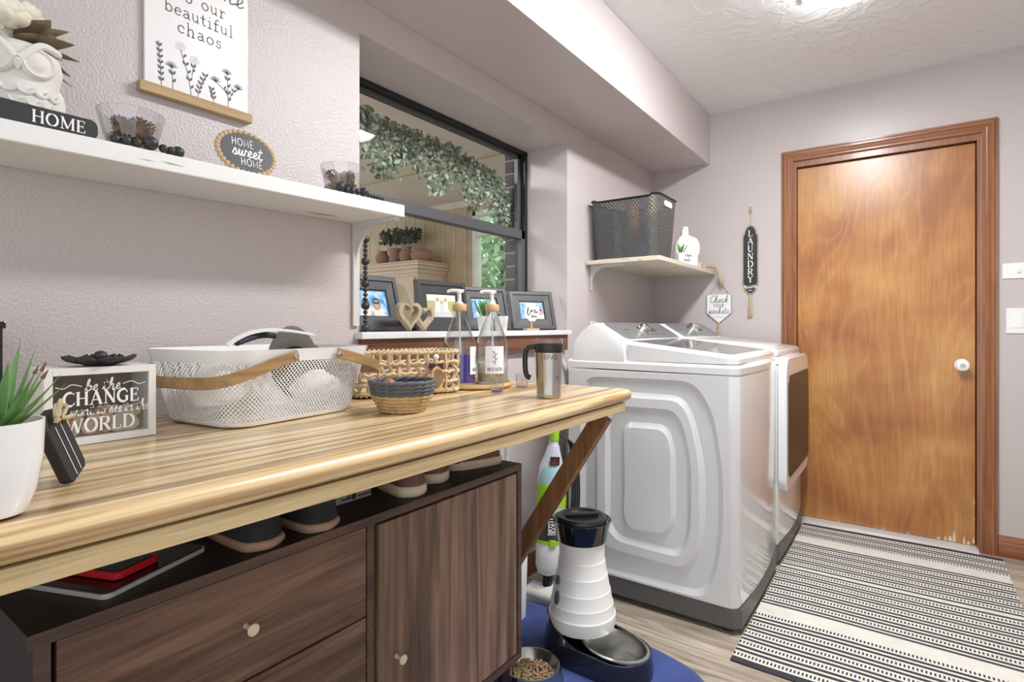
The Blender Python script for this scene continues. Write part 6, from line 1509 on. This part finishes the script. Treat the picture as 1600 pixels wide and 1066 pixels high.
MB().lathe([(.0785, .372), (.082, .372), (.0965, .437), (.0985, .440), (.0955, .441), (.088, .432), (.0005, .430)], 44, tuple(hc), True, False).build('collar', 'black_gloss', fd, smooth=40)
ld_ = MB().lathe([(.083, .430), (.083, .446), (.079, .452), (.066, .453), (.062, .447), (.0005, .446)], 44, tuple(hc), True, False).build('lid', 'black_plastic', fd, smooth=40)
MB().obox(hc+Vector((0, 0, .453)), ((.75, .66, 0), (-.66, .75, 0), (0, 0, 1)), (.055, .011, .007)).build('grip', 'black_plastic', ld_, smooth=0, bevel=.003)
for an, z, r1_, r2_ in ((244, .195, .012, .022), (238, .248, .011, .015)):
    a = math.radians(an); R_ = .0985 if z < .22 else .0905; c = hc+Vector((math.cos(a)*R_, math.sin(a)*R_, z)); n_ = Vector((math.cos(a), math.sin(a), .18)).normalized(); e_ = Vector((-math.sin(a), math.cos(a), 0)); u_ = n_.cross(e_)
    m = MB(); m.rings([[c+n_*q+e_*r1_*math.cos(2*PI*j/20)*s_+u_*r2_*math.sin(2*PI*j/20)*s_ for j in range(20)] for q, s_ in ((-.003, 1), (.003, 1), (.0045, .8))]); m.build('paw_mark', 'ink_grey', ho_, smooth=40)
# kibble bowl
kbx, kby = .425, 1.42
kbw = thing('kibble_bowl', 'steel and white bowl of dry kibble at the bottom edge', 'bowl', (kbx, kby, MZ))
MB().lathe([(.070, 0), (.098, .003), (.100, .010), (.088, .048), (.0885, .050), (.084, .050), (.078, .044), (.060, .018), (.0005, .016)], 40, (kbx, kby, MZ), True, False).build('bowl', 'steel_bowl', kbw, smooth=40)
rd = random.Random(17); m = MB()
for i in range(330):
    a = rd.uniform(0, 2*PI); q = .066*math.sqrt(rd.random()); m.sphere((kbx+q*math.cos(a), kby+q*math.sin(a), MZ+.022+.008*(1-q/.066)+rd.uniform(0, .005)), (rd.uniform(.003, .005), rd.uniform(.003, .005), rd.uniform(.002, .004)), 6, 4)
o = m.build('dry_kibble', 'kibble', None, smooth=60, recalc=False); tag(o, 'heap of small brown dry kibble in the steel bowl', 'kibble', kind='stuff')
# white bin behind the cabinet end
wb = thing('white_bin', 'slim white plastic bin between the sideboard and the vacuum', 'bin', (.15, 1.68, .011))
MB().rings([[(x, y, .0112) for x, y in rrect(.10, .205, 1.62, 1.735, .03, 5)], [(x, y, .27) for x, y in rrect(.095, .21, 1.615, 1.742, .03, 5)], [(x, y, .285) for x, y in rrect(.103, .202, 1.623, 1.734, .028, 5)]]).build('body', 'white_plastic', wb, smooth=40)
MB().prism(rrect(.093, .212, 1.613, 1.744, .03, 5), lambda u, v, w_: (u, v, w_), .286, .296).build('lid', 'white_plastic', wb, smooth=30, bevel=.003)

# stick vacuum leaning in the gap
vc = thing('stick_vacuum', 'white and lime green upright stick vacuum in the gap beside the washer', 'vacuum', (.19, 1.90, 0))
V0 = Vector((.195, 1.875, .0)); V1 = Vector((.185, 1.955, .70)); vx = (V1-V0).normalized(); vf = Vector((1, -.9, 0)).normalized(); vs = vx.cross(vf).normalized(); vf = vs.cross(vx)
def vring(t_, a, b, n=24, sh=0): a *= 1.12; b *= 1.12; c = V0+vx*t_+vf*sh; return [c+vs*a*math.cos(2*PI*j/n)+vf*b*math.sin(2*PI*j/n) for j in range(n)]
def vpart(name, mat, secs, sm=50): return MB().rings([vring(*s_) for s_ in secs]).build(name, mat, vc, smooth=sm)
vpart('neck', 'black_plastic', [(.055, .018, .018), (.115, .016, .016)])
vpart('dirt_tank', 'vac_bottle', [(.105, .018, .018), (.115, .036, .032), (.14, .045, .04), (.20, .047, .042), (.232, .046, .041)])
gl = vpart('tank_band', 'lime', [(.232, .048, .043), (.244, .048, .043)])
MB().obox(V0+vx*.236+vf*.048, (vs, vf, vx), (.013, .006, .013)).build('latch', 'lime', vc, smooth=0, bevel=.002)
vpart('clear_chamber', 'vac_dark', [(.244, .044, .04), (.30, .042, .038), (.345, .045, .04)])
fnv = plane(V0+vx*.27+vf*.0455, vx, -vs) if True else None
m = MB(); write(m, 'BISSELL', SANS, fnv, .030, .035, -.010, 'c', thick=.13, sp=.04, off=.0015, sx=.62); m.build('lettering', 'ink_white', vc, smooth=0, recalc=False)
vpart('lower_shell', 'vac_white', [(.345, .05, .045), (.375, .056, .05)])
vpart('green_shell', 'lime', [(.375, .056, .05), (.42, .055, .05), (.462, .050, .045)])
vpart('water_tank', 'vac_tank', [(.462, .049, .044), (.50, .046, .04), (.53, .036, .03)])
vpart('upper_shell', 'vac_white', [(.455, .052, .030, 24, -.012), (.53, .046, .028, 24, -.012), (.585, .028, .026, 24, -.004), (.615, .021, .022)])
ba = MB().obox(V0+vx*.555+vf*.029, (vs, vf, vx), (.019, .004, .017)).build('badge', 'black_gloss', vc, smooth=0, bevel=.001)
fb = plane(V0+vx*.555+vf*.0335, vs if vs.x > 0 or vs.y > 0 else -vs, vx)
m = MB(); write(m, 'BISSELL', SANS, fb, .009, 0, -.011, 'c', thick=.16, sp=.04, sx=.72); m.ribbon([(-.008, .001), (0, .010), (.008, .001)], .003, fb, .0006); m.build('badge_lettering', 'brand_red', ba, smooth=0, recalc=False)
vpart('handle', 'vac_white', [(.61, .018, .018), (.65, .016, .018), (.70, .016, .018)])
vpart('handle_cover', 'lime', [(.635, .0185, .0205, 24, .001), (.735, .019, .022, 24, .001), (.765, .012, .016)])
for k in range(5):
    o_ = Vector((.012*k, .012+.004*k, -.01*k)); MB().tube(smooth_path([V0+vx*.66+vs*.02*(1 if vs.y > 0 else -1)+o_*.3, V0+vx*.62+Vector((.045, .045, 0))+o_*.5, V0+vx*.45+Vector((.06, .055, 0))+o_*.6, V0+vx*.28+Vector((.055, .06, 0))+o_*.5, V0+vx*.24+Vector((.045, .05, 0))+o_*.4, V0+vx*.34+Vector((.035, .045, 0))+o_*.2, V0+vx*.62+Vector((.028, .035, 0))], 5), .0036, 6).build('cord', 'cord_black', vc, smooth=60)
ft_ = MB(); ft_.rings([[(x, y, z) for x, y in rrect(.10+i_, .30-i_, 1.838+i_, 1.935-i_, .02, 5)] for z, i_ in ((.0005, .004), (.03, 0), (.055, .012), (.066, .028))]); ft_.build('floor_head', 'vac_white', vc, smooth=50)
MB().cyl((.125, 1.848, .036), (.275, 1.848, .036), .022, None, 16).build('brush_roll', 'rug_cream', vc)
MB().box(.13, .20, 1.885, 1.925, .066, .0672).build('window_cover', 'grey_plastic', vc, smooth=0)
# white cable and washer hose
tag(MB().tube(smooth_path([(.012, 1.86, .80), (.014, 1.865, .60), (.016, 1.84, .40), (.03, 1.80, .25), (.05, 1.77, .18), (.04, 1.75, .10), (.03, 1.74, .004)], 6), .0032, 6).build('white_cable', 'white_plastic', smooth=60), 'thin white cable hanging down the wall behind the vacuum', 'cable')
hz = thing('water_hose', 'grey washer hose with white valve behind the washer', 'hose', (.1, 2.12, .95))
MB().tube(smooth_path([(.012, 2.15, .96), (.06, 2.15, .965), (.12, 2.14, .93), (.15, 2.13, .80), (.15, 2.14, .45)], 6), .012, 10).build('hose', 'grey_plastic', hz, smooth=60)
MB().cyl((.03, 2.15, .975), (.03, 2.15, 1.0), .012, .014, 12).build('valve', 'white_plastic', hz)
